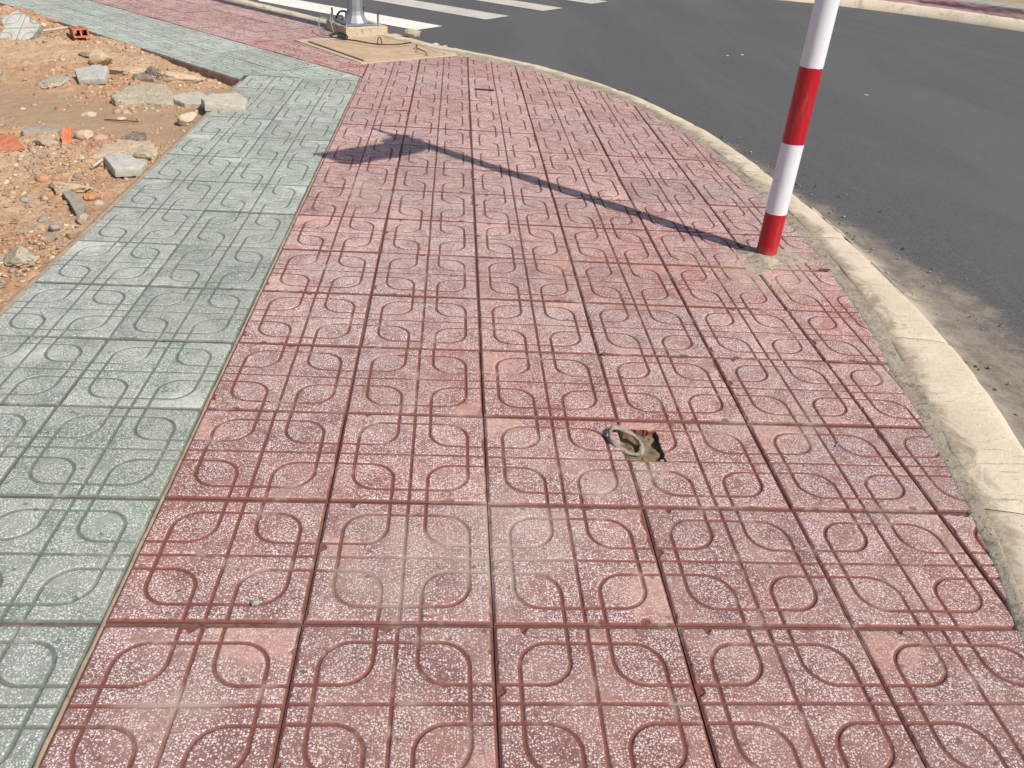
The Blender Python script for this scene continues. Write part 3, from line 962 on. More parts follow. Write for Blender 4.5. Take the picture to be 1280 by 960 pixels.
def band(name, d0, d1, z, mat):
    a = FK + FN * d0
    b = FK + FN * d1
    n = len(FK)
    V = np.zeros((2 * n, 3))
    V[0::2, :2], V[1::2, :2] = a, b
    V[:, 2] = z
    o = link(name, mesh(name, V, grid_faces(n, 2), False, mat=mat))
    return tag(o, kind='structure')
band('pavement_across_road', 0.33, 2.35, -0.004, 'far_red')
band('green_pavement_across_road', 2.35, 3.2, -0.004, 'far_green')
band('soil_across_road', 3.2, 12.0, -0.03, 'ground')

# ------------------------------------------------------------------ dirt lot on the left
def dirt_z(x, y):
    P = p3(x, y)
    z = -0.052 + fbm(P * 1.2, 3, 51) * 0.022
    nearE = np.clip((-0.83 - x), 0, 9)
    sm = smooth_mask(x, y)
    bump_ = fbm(P * 7, 5, 52) * 0.026 + np.abs(fbm(P * 24, 4, 53)) * 0.030 + np.maximum(fbm(P * 45, 3, 54), 0) * 0.022
    z = z + bump_ * (1 - 0.8 * sm)
    # rim against the near green strip, low along the far one
    z = np.where((y < 5.0), z + 0.018 * np.exp(-nearE / 0.12), z)
    dfar = (np.stack([x, y], 1) - (O - NN * 0.826)) @ NN
    z = np.where(y > 4.7, z - 0.012 * np.exp(-np.abs(dfar) / 0.3), z)
    # heap at the upper left
    z += 0.07 * np.exp(-(((x + 2.4) / 0.9) ** 2 + ((y - 5.9) / 0.6) ** 2)) + 0.10 * np.exp(-(((x + 3.6) / 0.8) ** 2 + ((y - 7.0) / 0.6) ** 2))
    return z

def smooth_mask(x, y):
    # trodden sandy band crossing the lot
    c = 4.05 + 0.15 * np.sin(x * 2.0) + 0.12 * fbm(p3(x * 1.5, y * 1.5), 3, 61)
    band_ = np.exp(-((y - c) / 0.42) ** 4)
    corner_ = np.exp(-(((x + 0.95) / 0.28) ** 2 + ((y - 4.75) / 0.35) ** 2))
    return np.clip(np.maximum(band_, corner_), 0, 1)

xs = np.concatenate([np.linspace(-9, -3.6, 60), np.linspace(-3.58, -0.80, 160)])
ys = np.concatenate([np.linspace(-4.2, 0.6, 60), np.linspace(0.62, 7.6, 400), np.linspace(7.64, 12, 60)])
X, Y = np.meshgrid(xs, ys, indexing='ij')
x, y = X.ravel(), Y.ravel()
z = dirt_z(x, y)
dfar = (np.stack([x, y], 1) - (O - NN * 0.826)) @ NN
z = np.where((dfar > 0.02) | (x > -0.81), -0.10, z)
me = mesh('dirt_lot', np.stack([x, y, z], 1), grid_faces(len(xs), len(ys)), True, {'smooth': smooth_mask(x, y)}, 'dirt')
bm = bmesh.new()
bm.from_mesh(me)
dl = bm.verts.layers.float.get('smooth')
kill = [v for v in bm.verts if (Vector((v.co.x, v.co.y)) - Vector(O - NN * 0.826)).dot(Vector(NN)) > 0.25]
bmesh.ops.delete(bm, geom=kill, context='VERTS')
bm.to_mesh(me)
bm.free()
dirt = link('dirt_lot', me)
tag(dirt, kind='structure')

def in_lot(x, y, m=0.0):
    df = (np.stack([x, y], 1) - (O - NN * 0.826)) @ NN
    return (x < -0.832 - m) & (df < -0.01 - m)

# ------------------------------------------------------------------ loose clods and pebbles (nobody could count them)
def ico(sub):
    bm = bmesh.new()
    bmesh.ops.create_icosphere(bm, subdivisions=sub, radius=1.0)
    V = np.array([v.co[:] for v in bm.verts])
    F = np.array([[v.index for v in f.verts] for f in bm.faces])
    bm.free()
    return V, F

IV, IF = ico(1)
def clods(name, n, region, smin, smax, tones, seed, weight=None, zfun=dirt_z, sink=0.42, parent=None):
    r = np.random.default_rng(seed)
    x0, x1, y0, y1 = region
    x, y = r.uniform(x0, x1, n * 3), r.uniform(y0, y1, n * 3)
    k = in_lot(x, y, 0.012)
    if weight is not None:
        k &= r.random(n * 3) < weight(x, y)
    x, y = x[k][:n], y[k][:n]
    n = len(x)
    s = smin * (smax / smin) ** (r.random(n) ** 2.2)
    z = zfun(x, y) + s * (0.35 - sink)
    Vs = IV[None] * (1 + r.uniform(-0.28, 0.28, (n, len(IV), 1))) + r.normal(0, 0.16, (n, len(IV), 3)) * np.where(smax > 0.03, 0.5, 1.0)
    sc3 = np.stack([s * r.uniform(0.8, 1.5, n), s * r.uniform(0.7, 1.2, n), s * r.uniform(0.45, 0.9, n)], 1)
    Vs = Vs * sc3[:, None, :]
    a = r.uniform(0, 6.28, n)
    ca, sa = np.cos(a)[:, None], np.sin(a)[:, None]
    Xr = Vs[:, :, 0] * ca - Vs[:, :, 1] * sa
    Yr = Vs[:, :, 0] * sa + Vs[:, :, 1] * ca
    V = np.stack([Xr + x[:, None], Yr + y[:, None], Vs[:, :, 2] + z[:, None]], -1).reshape(-1, 3)
    F = (IF[None] + (np.arange(n) * len(IV))[:, None, None]).reshape(-1, 3)
    tn = np.array(tones)[r.integers(0, len(tones), n)] * r.uniform(0.75, 1.2, (n, 1))
    C = np.repeat(tn, len(IV), 0)
    return link(name, mesh(name, V, F, False, {'tone': np.clip(C, 0, 0.9)}, 'clods'), parent=parent)

TON = [(0.52, 0.32, 0.19), (0.55, 0.37, 0.24), (0.46, 0.25, 0.14), (0.56, 0.43, 0.31), (0.42, 0.26, 0.16), (0.60, 0.49, 0.38), (0.50, 0.27, 0.145), (0.36, 0.30, 0.25), (0.54, 0.36, 0.22)]
wgt = lambda x, y: (1 - 0.93 * smooth_mask(x, y)) * np.clip(0.45 + 0.9 * fbm(p3(x * 2.5, y * 2.5), 3, 71), 0.05, 1)
o = clods('rubble_gravel', 17000, (-2.6, -0.83, 1.0, 3.9), 0.003, 0.014, TON, 1, wgt)
tag(o, 'loose orange and tan clods and pebbles strewn over the dirt lot', 'gravel', kind='stuff')
o = clods('rubble_gravel', 9000, (-4.2, -0.83, 3.9, 8.0), 0.004, 0.020, TON, 2, wgt)
tag(o, 'loose clods and pebbles along the far side of the dirt lot', 'gravel', kind='stuff')

hp = np.array([(-1.9, 5.15), (-1.6, 5.15), (-2.1, 5.6), (-2.6, 6.1), (-1.5, 3.4), (-1.25, 3.45), (-1.15, 3.2), (-1.1, 2.7), (-1.0, 2.3), (-1.75, 4.85), (-1.35, 4.2), (-3.0, 6.6), (-2.3, 4.9), (-1.8, 3.0)])
wh = lambda x, y: np.clip(sum(np.exp(-((x - a) ** 2 + (y - b) ** 2) / 0.05) for a, b in hp), 0, 1)
o = clods('rubble_gravel', 320, (-3.4, -0.84, 1.9, 7.0), 0.010, 0.036, TON[:6] + [(0.30, 0.26, 0.22), (0.42, 0.39, 0.34)], 3, wh, sink=0.35)
tag(o, 'fist sized crumbs of rubble heaped round the larger chunks', 'gravel', kind='stuff')

# grit on the kerb and in the gutter
def grit(n, seed):
    r = np.random.default_rng(seed)
    i = r.integers(0, len(KIN), n * 2)
    i = i[(KIN[i, 1] > -0.5) & (KIN[i, 1] < 6.0)][:n]
    d = KW[i] + 0.04 + np.abs(r.normal(0, 0.22, len(i)))
    x, y = KIN[i, 0] + KN[i, 0] * d, KIN[i, 1] + KN[i, 1] * d
    n = len(x)
    s = 0.0025 * (0.009 / 0.0025) ** (r.random(n) ** 3)
    Vs = IV[None] * (1 + r.uniform(-0.3, 0.3, (n, len(IV), 1))) * s[:, None, None]
    V = np.stack([Vs[:, :, 0] + x[:, None], Vs[:, :, 1] + y[:, None], Vs[:, :, 2] * 0.7 + ROAD_Z + 0.012 + s[:, None] * 0.3], -1).reshape(-1, 3)
    F = (IF[None] + (np.arange(n) * len(IV))[:, None, None]).reshape(-1, 3)
    tn = np.array([(0.40, 0.33, 0.25), (0.14, 0.12, 0.10), (0.50, 0.43, 0.34), (0.22, 0.19, 0.16), (0.09, 0.08, 0.07)])[r.integers(0, 5, n)]
    return link('gutter_grit', mesh('gutter_grit', V, F, False, {'tone': np.repeat(tn, len(IV), 0)}, 'clods'))
tag(grit(700, 6), 'small grit scattered on the asphalt along the beige kerb', 'grit', kind='stuff')

# ------------------------------------------------------------------ rubble makers
def dz(x, y):
    return float(dirt_z(np.array([float(x)]), np.array([float(y)]))[0])

def slab(name, outline, thick, mat, label, cat, zb=None, tilt=(0, 0), rough=0.004, seed=0, group=None, lift=0.0):
    P = np.array(outline, float)
    c = P.mean(0)
    Q = np.vstack([P, P[:1]])
    pts = []
    for a, b in zip(Q[:-1], Q[1:]):
        n = max(1, int(np.linalg.norm(b - a) / 0.012))
        pts += [a + (b - a) * t for t in np.linspace(0, 1, n, endpoint=False)]
    P = np.array(pts) - c
    r = np.random.default_rng(seed + 100)
    m = len(P)
    rad = np.linalg.norm(P, axis=1)[:, None]
    nn = fbm(np.concatenate([P * 45, np.full((m, 1), seed * 1.7)], 1), 3, seed)[:, None]
    P = P * (1 + nn * 0.009 / np.maximum(rad, 0.02))
    rings = []
    for k, zf in ((1.0, 0.0), (1.012, 0.35), (1.0, 0.75), (0.985, 0.95), (0.955, 1.0), (0.8, 1.0), (0.6, 1.0), (0.4, 1.0), (0.2, 1.0)):
        R3 = np.concatenate([P * k, np.full((m, 1), thick * zf)], 1)
        rings.append(R3)
    V = np.vstack(rings)
    nz = fbm(V * 30 + seed * 3.1, 4, seed + 7)
    V[:, 2] += nz * rough * (V[:, 2] > thick * 0.5) * 1.6
    rr_ = V[:, :2] / (np.linalg.norm(V[:, :2], axis=1)[:, None] + 1e-6)
    V[m:3 * m, :2] += rr_[m:3 * m] * (fbm(V[m:3 * m] * 55 + 2, 3, seed + 9) * rough)[:, None]
    V = np.vstack([V, [[0, 0, thick + 0.0]]])
    F = [tuple(int(q) for q in f[[0, 3, 2, 1]]) for f in grid_faces(len(rings), m, True)]
    top = (len(rings) - 1) * m
    ci = len(V) - 1
    F += [(top + i, top + (i + 1) % m, ci) for i in range(m)]
    F.append(tuple(range(m))[::-1])
    bm_ = mesh(name, V, F, False, mat=mat)
    z = (dz(*c) - 0.008 if zb is None else zb) + lift
    o = link(name, bm_, loc=(c[0], c[1], z), rot=(tilt[0], tilt[1], 0))
    o.data.polygons.foreach_set('use_smooth', np.ones(len(o.data.polygons), bool))
    e = o.modifiers.new('edges', 'EDGE_SPLIT')
    e.split_angle = R(42)
    return tag(o, label, cat, group)

IV3, IF3 = ico(3)
IV4, IF4 = ico(4)
def rock(name, x, y, size, mat, label, cat, rz=0.0, seed=0, cuts=9, bury=0.25, group=None, z=None, tilt=(0, 0), big=False):
    r = np.random.default_rng(seed + 500)
    V = (IV4 if big else IV3).copy()
    F = IF4 if big else IF3
    V *= 0.62
    for _ in range(cuts):
        nrm = r.normal(size=3)
        nrm /= np.linalg.norm(nrm)
        d = r.uniform(0.34, 0.50)
        t = V @ nrm - d
        V -= np.where(t > 0, t, 0)[:, None] * nrm[None] * 0.95
    V *= (1 + 0.20 * fbm(V * 3.6 + seed, 4, seed)[:, None] + 0.13 * fbm(V * 11 + seed, 3, seed + 3)[:, None])
    ext = V.max(0) - V.min(0)
    V = (V - (V.max(0) + V.min(0)) / 2) / ext * np.array(size)
    zz = (dz(x, y) if z is None else z) + size[2] * (0.5 - bury - (0.12 if z is None else 0))
    o = link(name, mesh(name, V, F, False, mat=mat), loc=(x, y, zz), rot=(tilt[0], tilt[1], rz))
    o.data.polygons.foreach_set('use_smooth', np.ones(len(o.data.polygons), bool))
    e = o.modifiers.new('edges', 'EDGE_SPLIT')
    e.split_angle = R(28)
    return tag(o, label, cat, group)

# broken paving tile leaning at the far left
pf = np.array([(-0.10, 0.19), (-0.19, 0.08), (-0.13, -0.0), (-0.195, -0.09), (0.08, -0.19), (0.16, -0.02), (0.17, 0.03)])
def in_poly(px, py, poly):
    ins = np.zeros(len(px), bool)
    j = len(poly) - 1
    for i in range(len(poly)):
        xi, yi = poly[i]
        xj, yj = poly[j]
        c_ = ((yi > py) != (yj > py)) & (px < (xj - xi) * (py - yi) / (yj - yi + 1e-12) + xi)
        ins ^= c_
        j = i
    return ins
fr_me = tile_mesh('broken_paving_tile', 90, 'pale_tile', lambda x, y: in_poly(x + 0.004 * np.sin(y * 90), y + 0.004 * np.sin(x * 110), pf), 0.04)
o = link('broken_paving_tile', fr_me, loc=(-2.68, 5.92, 0.10), rot=(R(36), R(-6), R(-10)))
o.color = (0.7, 0.0, 0.3, 0.5)
tag(o, 'broken pale grey grooved paving tile leaning on the dirt heap at far left', 'broken tile')

slab('concrete_slab_piece', [(-1.49, 4.37), (-1.47, 4.58), (-1.37, 4.68), (-1.22, 4.66), (-1.12, 4.47), (-1.10, 4.31), (-1.26, 4.30), (-1.43, 4.27)], 0.048, 'tangrey',
     'largest rough grey and tan concrete slab chunk in the middle of the rubble', 'concrete chunk', seed=1, rough=0.016, tilt=(R(5), R(2)), zb=-0.045)
slab('flat_slab_piece', [(-1.16, 4.46), (-1.09, 4.57), (-0.98, 4.60), (-0.89, 4.46), (-0.875, 4.31), (-1.02, 4.32)], 0.042, 'paleslab',
     'flat pale grey slab piece between the big chunk and the paving corner', 'slab piece', seed=2, rough=0.006, zb=-0.045, tilt=(R(3), R(-2)))
slab('flat_slab_piece', [(-0.885, 4.24), (-0.865, 4.35), (-0.70, 4.42), (-0.62, 4.30), (-0.595, 4.13), (-0.83, 4.10)], 0.042, 'paleslab',
     'flat pale slab piece lying half on the green paving edge', 'slab piece', seed=3, rough=0.006, zb=0.003, tilt=(R(1.5), R(1.2)), lift=0.002)
slab('tan_slab_piece', [(-1.15, 3.12), (-1.17, 3.33), (-1.11, 3.41), (-0.95, 3.41), (-0.87, 3.29), (-0.86, 3.16), (-0.98, 3.10)], 0.03, 'tan',
     'wide flat tan slab behind the blue grey tile piece', 'slab piece', seed=4, rough=0.010, zb=-0.036, tilt=(R(4), 0))
slab('blue_grey_tile_piece', [(-1.07, 3.05), (-1.045, 3.10), (-0.96, 3.09), (-0.845, 3.02), (-0.85, 2.95), (-0.965, 2.90)], 0.042, 'bluegrey',
     'blue grey broken tile with a clean cut edge beside the green paving', 'broken tile', seed=5, rough=0.0025, zb=-0.028, tilt=(R(5), R(3)))
slab('blue_grey_slab_piece', [(-1.90, 4.90), (-1.78, 4.98), (-1.69, 4.95), (-1.65, 4.74), (-1.82, 4.73)], 0.038, 'bluegrey',
     'blue grey slab piece tilted on the tan lump, left of the big chunk', 'broken tile', seed=6, rough=0.003, zb=0.0, tilt=(R(12), R(-4)))
slab('grey_shard', [(-1.10, 2.60), (-1.045, 2.61), (-0.945, 2.46), (-0.915, 2.34), (-0.94, 2.345), (-1.02, 2.48)], 0.018, 'grey',
     'long flat grey stone shard pointing at the paving edge', 'stone shard', seed=7, rough=0.003, tilt=(R(3), 0), lift=0.012)
slab('grey_shard', [(-1.17, 3.58), (-1.12, 3.67), (-1.05, 3.65), (-1.03, 3.57), (-1.10, 3.55)], 0.032, 'dark',
     'dark grey wedge of stone behind the wide tan slab', 'stone shard', seed=8, rough=0.005, tilt=(R(8), R(-6)))
slab('orange_tile_shard', [(-1.76, 3.40), (-1.645, 3.385), (-1.53, 3.23), (-1.66, 3.18), (-1.74, 3.22)], 0.016, 'brick',
     'bright orange flat tile shard at the left edge of the picture', 'tile shard', seed=9, rough=0.0015, tilt=(R(9), R(-4)), lift=0.012)
slab('pink_brick_piece', [(-2.90, 6.87), (-2.89, 6.93), (-2.80, 6.90), (-2.80, 6.84)], 0.022, 'pinkbrick',
     'small pink brick bit lying on the edge of the far green paving', 'brick piece', zb=0.001, seed=10)
slab('grey_flake', [(-0.97, 2.05), (-0.95, 2.09), (-0.91, 2.07), (-0.915, 2.02), (-0.95, 2.02)], 0.008, 'grey', 'thin flat grey flake behind the rough stone near the paving', 'stone shard', seed=11, lift=0.010)

rock('concrete_lump', -1.24, 5.03, (0.33, 0.14, 0.10), 'tan', 'long tan concrete lump below the dark edge of the far paving', 'concrete chunk', R(6), 1, 12, 0.15, big=True)
rock('dark_stone', -1.44, 5.12, (0.12, 0.12, 0.09), 'dark', 'dark stone at the left end of the long tan lump', 'stone', 0.4, 2, bury=0.15)
rock('concrete_lump', -1.63, 5.14, (0.27, 0.16, 0.08), 'tan', 'crumbly tan lump behind the big grey slab chunk', 'concrete chunk', 0.1, 3, 12, 0.25, big=True)
rock('concrete_lump', -1.89, 5.33, (0.17, 0.15, 0.13), 'tan', 'smooth tan lump standing behind the blue grey slab piece', 'concrete chunk', 0.3, 4, 8, 0.15)
rock('concrete_lump', -1.99, 4.74, (0.22, 0.30, 0.07), 'tangrey', 'low pale crusty concrete lump left of the blue grey slab piece', 'concrete chunk', 0.3, 5, 10, 0.4, big=True)
rock('plaster_chunk', -0.905, 3.95, (0.11, 0.10, 0.09), 'white', 'small pinkish white chunk alone on the smooth sand by the paving', 'plaster chunk', -0.2, 6, 10, 0.12, tilt=(0.2, 0.1))
rock('plaster_chunk', -1.205, 4.62, (0.045, 0.07, 0.045), 'white', 'tiny white bit beside the right end of the big chunk', 'plaster chunk', 0.2, 7, 10, 0.0)
rock('concrete_lump', -1.36, 3.56, (0.10, 0.08, 0.065), 'tan', 'rounded tan lump next to the thin upright red shard', 'concrete chunk', 0.3, 8, 8, 0.2)
rock('round_stone', -1.47, 3.34, (0.12, 0.10, 0.06), 'tangrey', 'rounded tan grey stone left of the thin red shard', 'stone', 0.2, 9, 6, 0.25)
rock('brick_piece', -1.27, 3.56, (0.085, 0.07, 0.05), 'pinkbrick', 'crumbled reddish brown brick piece behind the wide tan slab', 'brick piece', 0.7, 10, 10, 0.2)
rock('plaster_chunk', -1.22, 3.13, (0.05, 0.05, 0.045), 'white', 'small white triangular chunk left of the wide tan slab', 'plaster chunk', 0.5, 11, 12, 0.1)
rock('concrete_lump', -0.91, 3.18, (0.12, 0.09, 0.045), 'tangrey', 'grey tan wedge at the right end of the wide tan slab', 'concrete chunk', -0.3, 12, 10, 0.05, z=-0.025)
rock('mortar_lump', -1.09, 2.66, (0.18, 0.10, 0.07), 'tan', 'oblong pale mortar lump above the long grey shard', 'concrete chunk', -0.15, 13, 9, 0.25, big=True)
rock('round_stone', -0.885, 2.27, (0.055, 0.055, 0.045), 'tangrey', 'small rounded stone touching the tip of the long grey shard', 'stone', 0.2, 14, 6, 0.15)
rock('grey_pebble', -1.07, 2.32, (0.065, 0.05, 0.036), 'grey', 'smooth grey pebble left of the long grey shard', 'pebble', 0.1, 15, 5, 0.2)
rock('grey_pebble', -1.24, 2.54, (0.075, 0.055, 0.036), 'grey', 'grey angular pebble near the left edge, below the dirt heap', 'pebble', -0.2, 16, 8, 0.2)
rock('grey_pebble', -1.06, 2.16, (0.06, 0.05, 0.03), 'grey', 'grey pebble in the gravel above the rough stone', 'pebble', 0.6, 17, 8, 0.25)
rock('grey_pebble', -0.96, 2.17, (0.055, 0.05, 0.03), 'grey', 'grey pebble in the gravel close to the paving edge', 'pebble', 1.1, 18, 8, 0.25)
rock('rough_stone', -0.945, 1.81, (0.125, 0.115, 0.085), 'tangrey', 'big rough grey tan stone at the dirt edge nearest the camera', 'stone', -0.4, 19, 9, 0.12, big=True, tilt=(0.1, -0.2))
rock('grey_pebble', -1.05, 1.83, (0.09, 0.06, 0.05), 'grey', 'grey stone at the picture edge, left of the rough stone', 'stone', 0.2, 20, 8, 0.15)
rock('orange_clod', -0.965, 2.59, (0.075, 0.07, 0.04), 'orangeclod', 'bright orange clod beside the upper end of the grey shard', 'clod', 0.2, 21, 6, 0.3)
rock('brick_piece', -3.28, 7.05, (0.12, 0.10, 0.07), 'pinkbrick', 'small red brown brick lump behind the leaning broken tile', 'brick piece', 0.4, 22, 10, 0.15)
rock('dark_stone', -2.06, 5.55, (0.14, 0.11, 0.05), 'dark', 'low dark stone between the orange hollow brick and the tan lump', 'stone', 0.1, 23, 8, 0.3)
rock('concrete_lump', -1.47, 4.95, (0.16, 0.10, 0.07), 'dark', 'dark grey crusty lump on the back of the big slab chunk', 'concrete chunk', 0.2, 24, 10, 0.2)
rock('plaster_chunk', -1.50, 4.02, (0.09, 0.06, 0.03), 'white', 'pale crumbled plaster on the sand in front of the big chunk', 'plaster chunk', 0.1, 25, 10, 0.2)
rock('plaster_chunk', -1.30, 3.97, (0.06, 0.06, 0.03), 'white', 'second pale plaster crumb on the sand below the big chunk', 'plaster chunk', 0.8, 26, 10, 0.2)
rock('dark_stone', -1.61, 3.62, (0.20, 0.14, 0.06), 'grey', 'low grey brown stone sunk in the dirt behind the rounded stone', 'stone', 0.3, 27, 8, 0.35)
rock('concrete_lump', -3.05, 6.45, (0.16, 0.12, 0.10), 'tangrey', 'rough lump under the leaning broken tile', 'concrete chunk', 0.3, 28, 9, 0.1)

# hollow orange brick
hb = empty('hollow_brick', (-2.37, 6.20, dz(-2.3, 6.1) + 0.012), R(-52))
hb.rotation_euler = (R(3), R(-5), R(-62))
hb.scale = (1.35, 1.15, 0.95)
tag(hb, 'bright orange hollow brick piece with two holes near the far paving edge', 'brick')
bm = bmesh.new()
L = 0.20
for lo, hi in (((0, -0.05, 0), (L, 0.05, 0.012)), ((0, -0.05, 0.058), (L, 0.05, 0.070))):
    box(bm, lo, hi)
link('plate', bm_mesh('plate', bm, 'brick'), parent=hb)
for yy in (-0.05, -0.006, 0.038):
    bm = bmesh.new()
    box(bm, (0.002, yy + 0.0005, 0.0125), (L - 0.002, yy + 0.0115, 0.0575))
    link('web', bm_mesh('web', bm, 'brick'), parent=hb)
for yy in (-0.028, 0.016):
    bm = bmesh.new()
    box(bm, (0.001, yy, 0.0702), (L - 0.001, yy + 0.012, 0.074))
    link('rib', bm_mesh('rib', bm, 'brick'), parent=hb)

# thin red shard standing in the dirt, white slivers, twigs
bm = bmesh.new()
box(bm, (-0.022, -0.007, -0.02), (0.022, 0.007, 0.10), 0.003)
o = link('red_brick_shard', bm_mesh('red_brick_shard', bm, 'brick'), loc=(-1.375, 3.36, dz(-1.375, 3.36) - 0.01), rot=(R(-42), R(8), R(15)))
tag(o, 'thin red brick shard sticking up from the dirt', 'brick piece')
def stick(name, pts, r, mat, label, cat):
    V, F = tube(catmull(pts, 0.02), r, 6)
    c = V.mean(0)
    o = link(name, mesh(name, V - c, F, True, mat=mat), loc=tuple(c))
    return tag(o, label, cat)
stick('pale_stick', [(-2.72, 6.22, 0.02), (-2.62, 6.28, 0.035), (-2.50, 6.36, 0.05)], 0.010, 'twig', 'pale flat stick lying between the broken tile and the hollow brick', 'stick')
stick('pale_stick', [(-1.105, 2.99, -0.02), (-1.075, 3.05, 0.0), (-1.05, 3.10, 0.012)], 0.008, 'twig', 'short white stick leaning on the left end of the blue grey tile', 'stick')
stick('dry_twig', [(-1.38, 3.93, -0.035), (-1.28, 3.91, -0.03), (-1.18, 3.92, -0.034)], 0.004, 'leafbrown', 'thin brown twig on the smooth sand', 'twig')
stick('thin_straw', [(2.552, 2.09, 0.012), (2.552, 1.97, 0.014), (2.55, 1.90, 0.014), (2.545, 1.76, 0.016)], 0.0032, 'twig', 'long white straw lying along the outer edge of the kerb', 'straw')
stick('dark_twig', [(1.83, 0.685, 0.003), (1.845, 0.70, 0.004), (1.842, 0.715, 0.003)], 0.0025, 'cable_grey', 'tiny bent wire on a red tile near the kerb', 'wire')
stick('dark_twig', [(2.285, 2.005, 0.006), (2.33, 2.00, 0.006)], 0.003, 'leafbrown', 'short dark twig on the cement beside the sign pole', 'twig')
rock('small_stone', 0.292, 0.055, (0.020, 0.018, 0.014), 'tangrey', 'tiny greenish pebble on a red tile near the bottom of the picture', 'pebble', 0.2, 31, 5, 0.1, z=-0.002)
rock('dry_leaf', 1.22, 1.20, (0.022, 0.016, 0.004), 'leafbrown', 'curled brown leaf scrap on a red tile above the ring', 'leaf', 0.5, 32, 4, 0.1, z=0.0)
for i, (x_, y_, lb) in enumerate([(3.59, 8.03, 'left of the two white specks on the far asphalt'), (3.79, 8.14, 'right of the two white specks on the far asphalt'), (4.43, 6.40, 'white scrap on the asphalt right of the pole')]):
    rock('white_scrap', x_, y_, (0.035, 0.025, 0.012) if i < 2 else (0.05, 0.03, 0.008), 'white', lb, 'scrap', 0.3 * i, 40 + i, 5, 0.2, z=ROAD_Z)
rock('dark_clod', 2.66, 2.13, (0.03, 0.022, 0.018), 'dark', 'dark clod on the sandy gutter by the straw', 'clod', 0.2, 45, 6, 0.2, z=-0.06)
rock('dark_clod', 2.56, 3.33, (0.035, 0.02, 0.02), 'dark', 'dark clod in the gutter behind the pole', 'clod', 0.2, 46, 6, 0.2, z=-0.10)

# ------------------------------------------------------------------ ring lying in the recess
ang_ = np.linspace(0, 2 * math.pi, 40, endpoint=False)
Vr = []
for a in ang_:
    c = np.array([0.054 * math.cos(a), 0.037 * math.sin(a), 0])
    e = np.array([math.cos(a), math.sin(a), 0])
    for k in range(10):
        b = 2 * math.pi * k / 10
        Vr.append(c + e * 0.0080 * (1 + 0.35 * math.sin(3 * a + 1)) * math.cos(b) + np.array([0, 0, 0.0062 * (1 + 0.25 * math.sin(2 * a)) * math.sin(b)]))
Vr = np.array(Vr)
Vr += (fbm(Vr * 110, 3, 3) * 0.003)[:, None] * Vr / (np.linalg.norm(Vr, axis=1)[:, None] + 1e-6)
fr_ = grid_faces(40, 10, True)
fl = np.stack([np.full(10, 39) * 10 + np.arange(10), np.arange(10), (np.arange(10) + 1) % 10, 390 + (np.arange(10) + 1) % 10], 1)
ring = link('lifting_ring', mesh('lifting_ring', Vr, np.concatenate([fr_, fl]), True, mat='ringiron'), loc=(1.208, 0.690, 0.000), rot=(R(6), R(22), R(-34)))
tag(ring, 'cement caked iron ring leaning out of the square recess in the red tiles', 'ring')

# ------------------------------------------------------------------ sign pole
SP = np.array([2.092, 2.148, 0.0])
post = empty('road_sign', tuple(SP))
tag(post, 'red and white banded sign pole standing in cement by the kerb', 'road sign')
RB = 0.0455
zs = [-0.05, 0.20, 0.50, 0.80, 1.10, 1.40, 1.70, 2.0, 2.56]
for i, (a, b) in enumerate(zip(zs[:-1], zs[1:])):
    n = 40
    th = np.linspace(0, 2 * math.pi, n, endpoint=False)
    zz = np.linspace(a, b, 8)
    ja = lambda z_: fbm(p3(np.cos(th) * 2.0 + z_ * 9, np.sin(th) * 2.0), 3, 201) * (0.0028 if z_ > 0.05 and z_ < 2.3 else 0)
    V = np.stack([np.stack([RB * np.cos(th), RB * np.sin(th), z_ + (ja(z_) if z_ in (a, b) else 0 * th)], 1) for z_ in zz]).reshape(-1, 3)
    link('red_band' if i % 2 == 0 else 'white_band', mesh('band', V, grid_faces(8, n, True)[:, ::-1].copy(), True, mat='pole_red' if i % 2 == 0 else 'pole_white'), parent=post)
V, F = tube([(0, 0, 2.53), (0, 0, 2.6), (0, 0, 2.78)], 0.015, 14)
link('pole_top', mesh('pole_top', V, F, True, mat='sign_back'), parent=post)
# plate hung on one side of the pole; it faces the sun
tdir = np.array([-0.686, -0.728, 0.0])
K_ = 1.0 / (1.0 / math.tan(SUN_EL))
pl = [(0.0, 2.13), (0.12, 2.105), (0.30, 2.11), (0.433, 2.14), (0.535, 2.15), (0.594, 2.173), (0.616, 2.217), (0.614, 2.31), (0.622, 2.445), (0.497, 2.405), (0.407, 2.405), (0.298, 2.383), (0.203, 2.362), (0.157, 2.37), (0.15, 2.404), (0.10, 2.434), (0.03, 2.42), (0.0, 2.40)]
pv = np.array([SP * 0 + tdir * w_ + np.array([0, 0, h_ * K_]) for w_, h_ in pl])
nrm = np.array([0.728, -0.686, 0.0])
n = len(pv)
V = np.vstack([pv + nrm * 0.048, pv + nrm * 0.051])
F = [tuple(range(n)), tuple(range(n, 2 * n))[::-1]] + [(i, i + n, (i + 1) % n + n, (i + 1) % n) for i in range(n)]
link('sign_plate', mesh('sign_plate', V, F, False, mat='sign_back'), parent=post)
for hz in (2.40, 2.52):
    bm = bmesh.new()
    box(bm, (-0.05, -0.052, hz - 0.012), (0.05, 0.052, hz + 0.012), 0.004)
    link('clamp', bm_mesh('clamp', bm, 'sign_back'), parent=post)
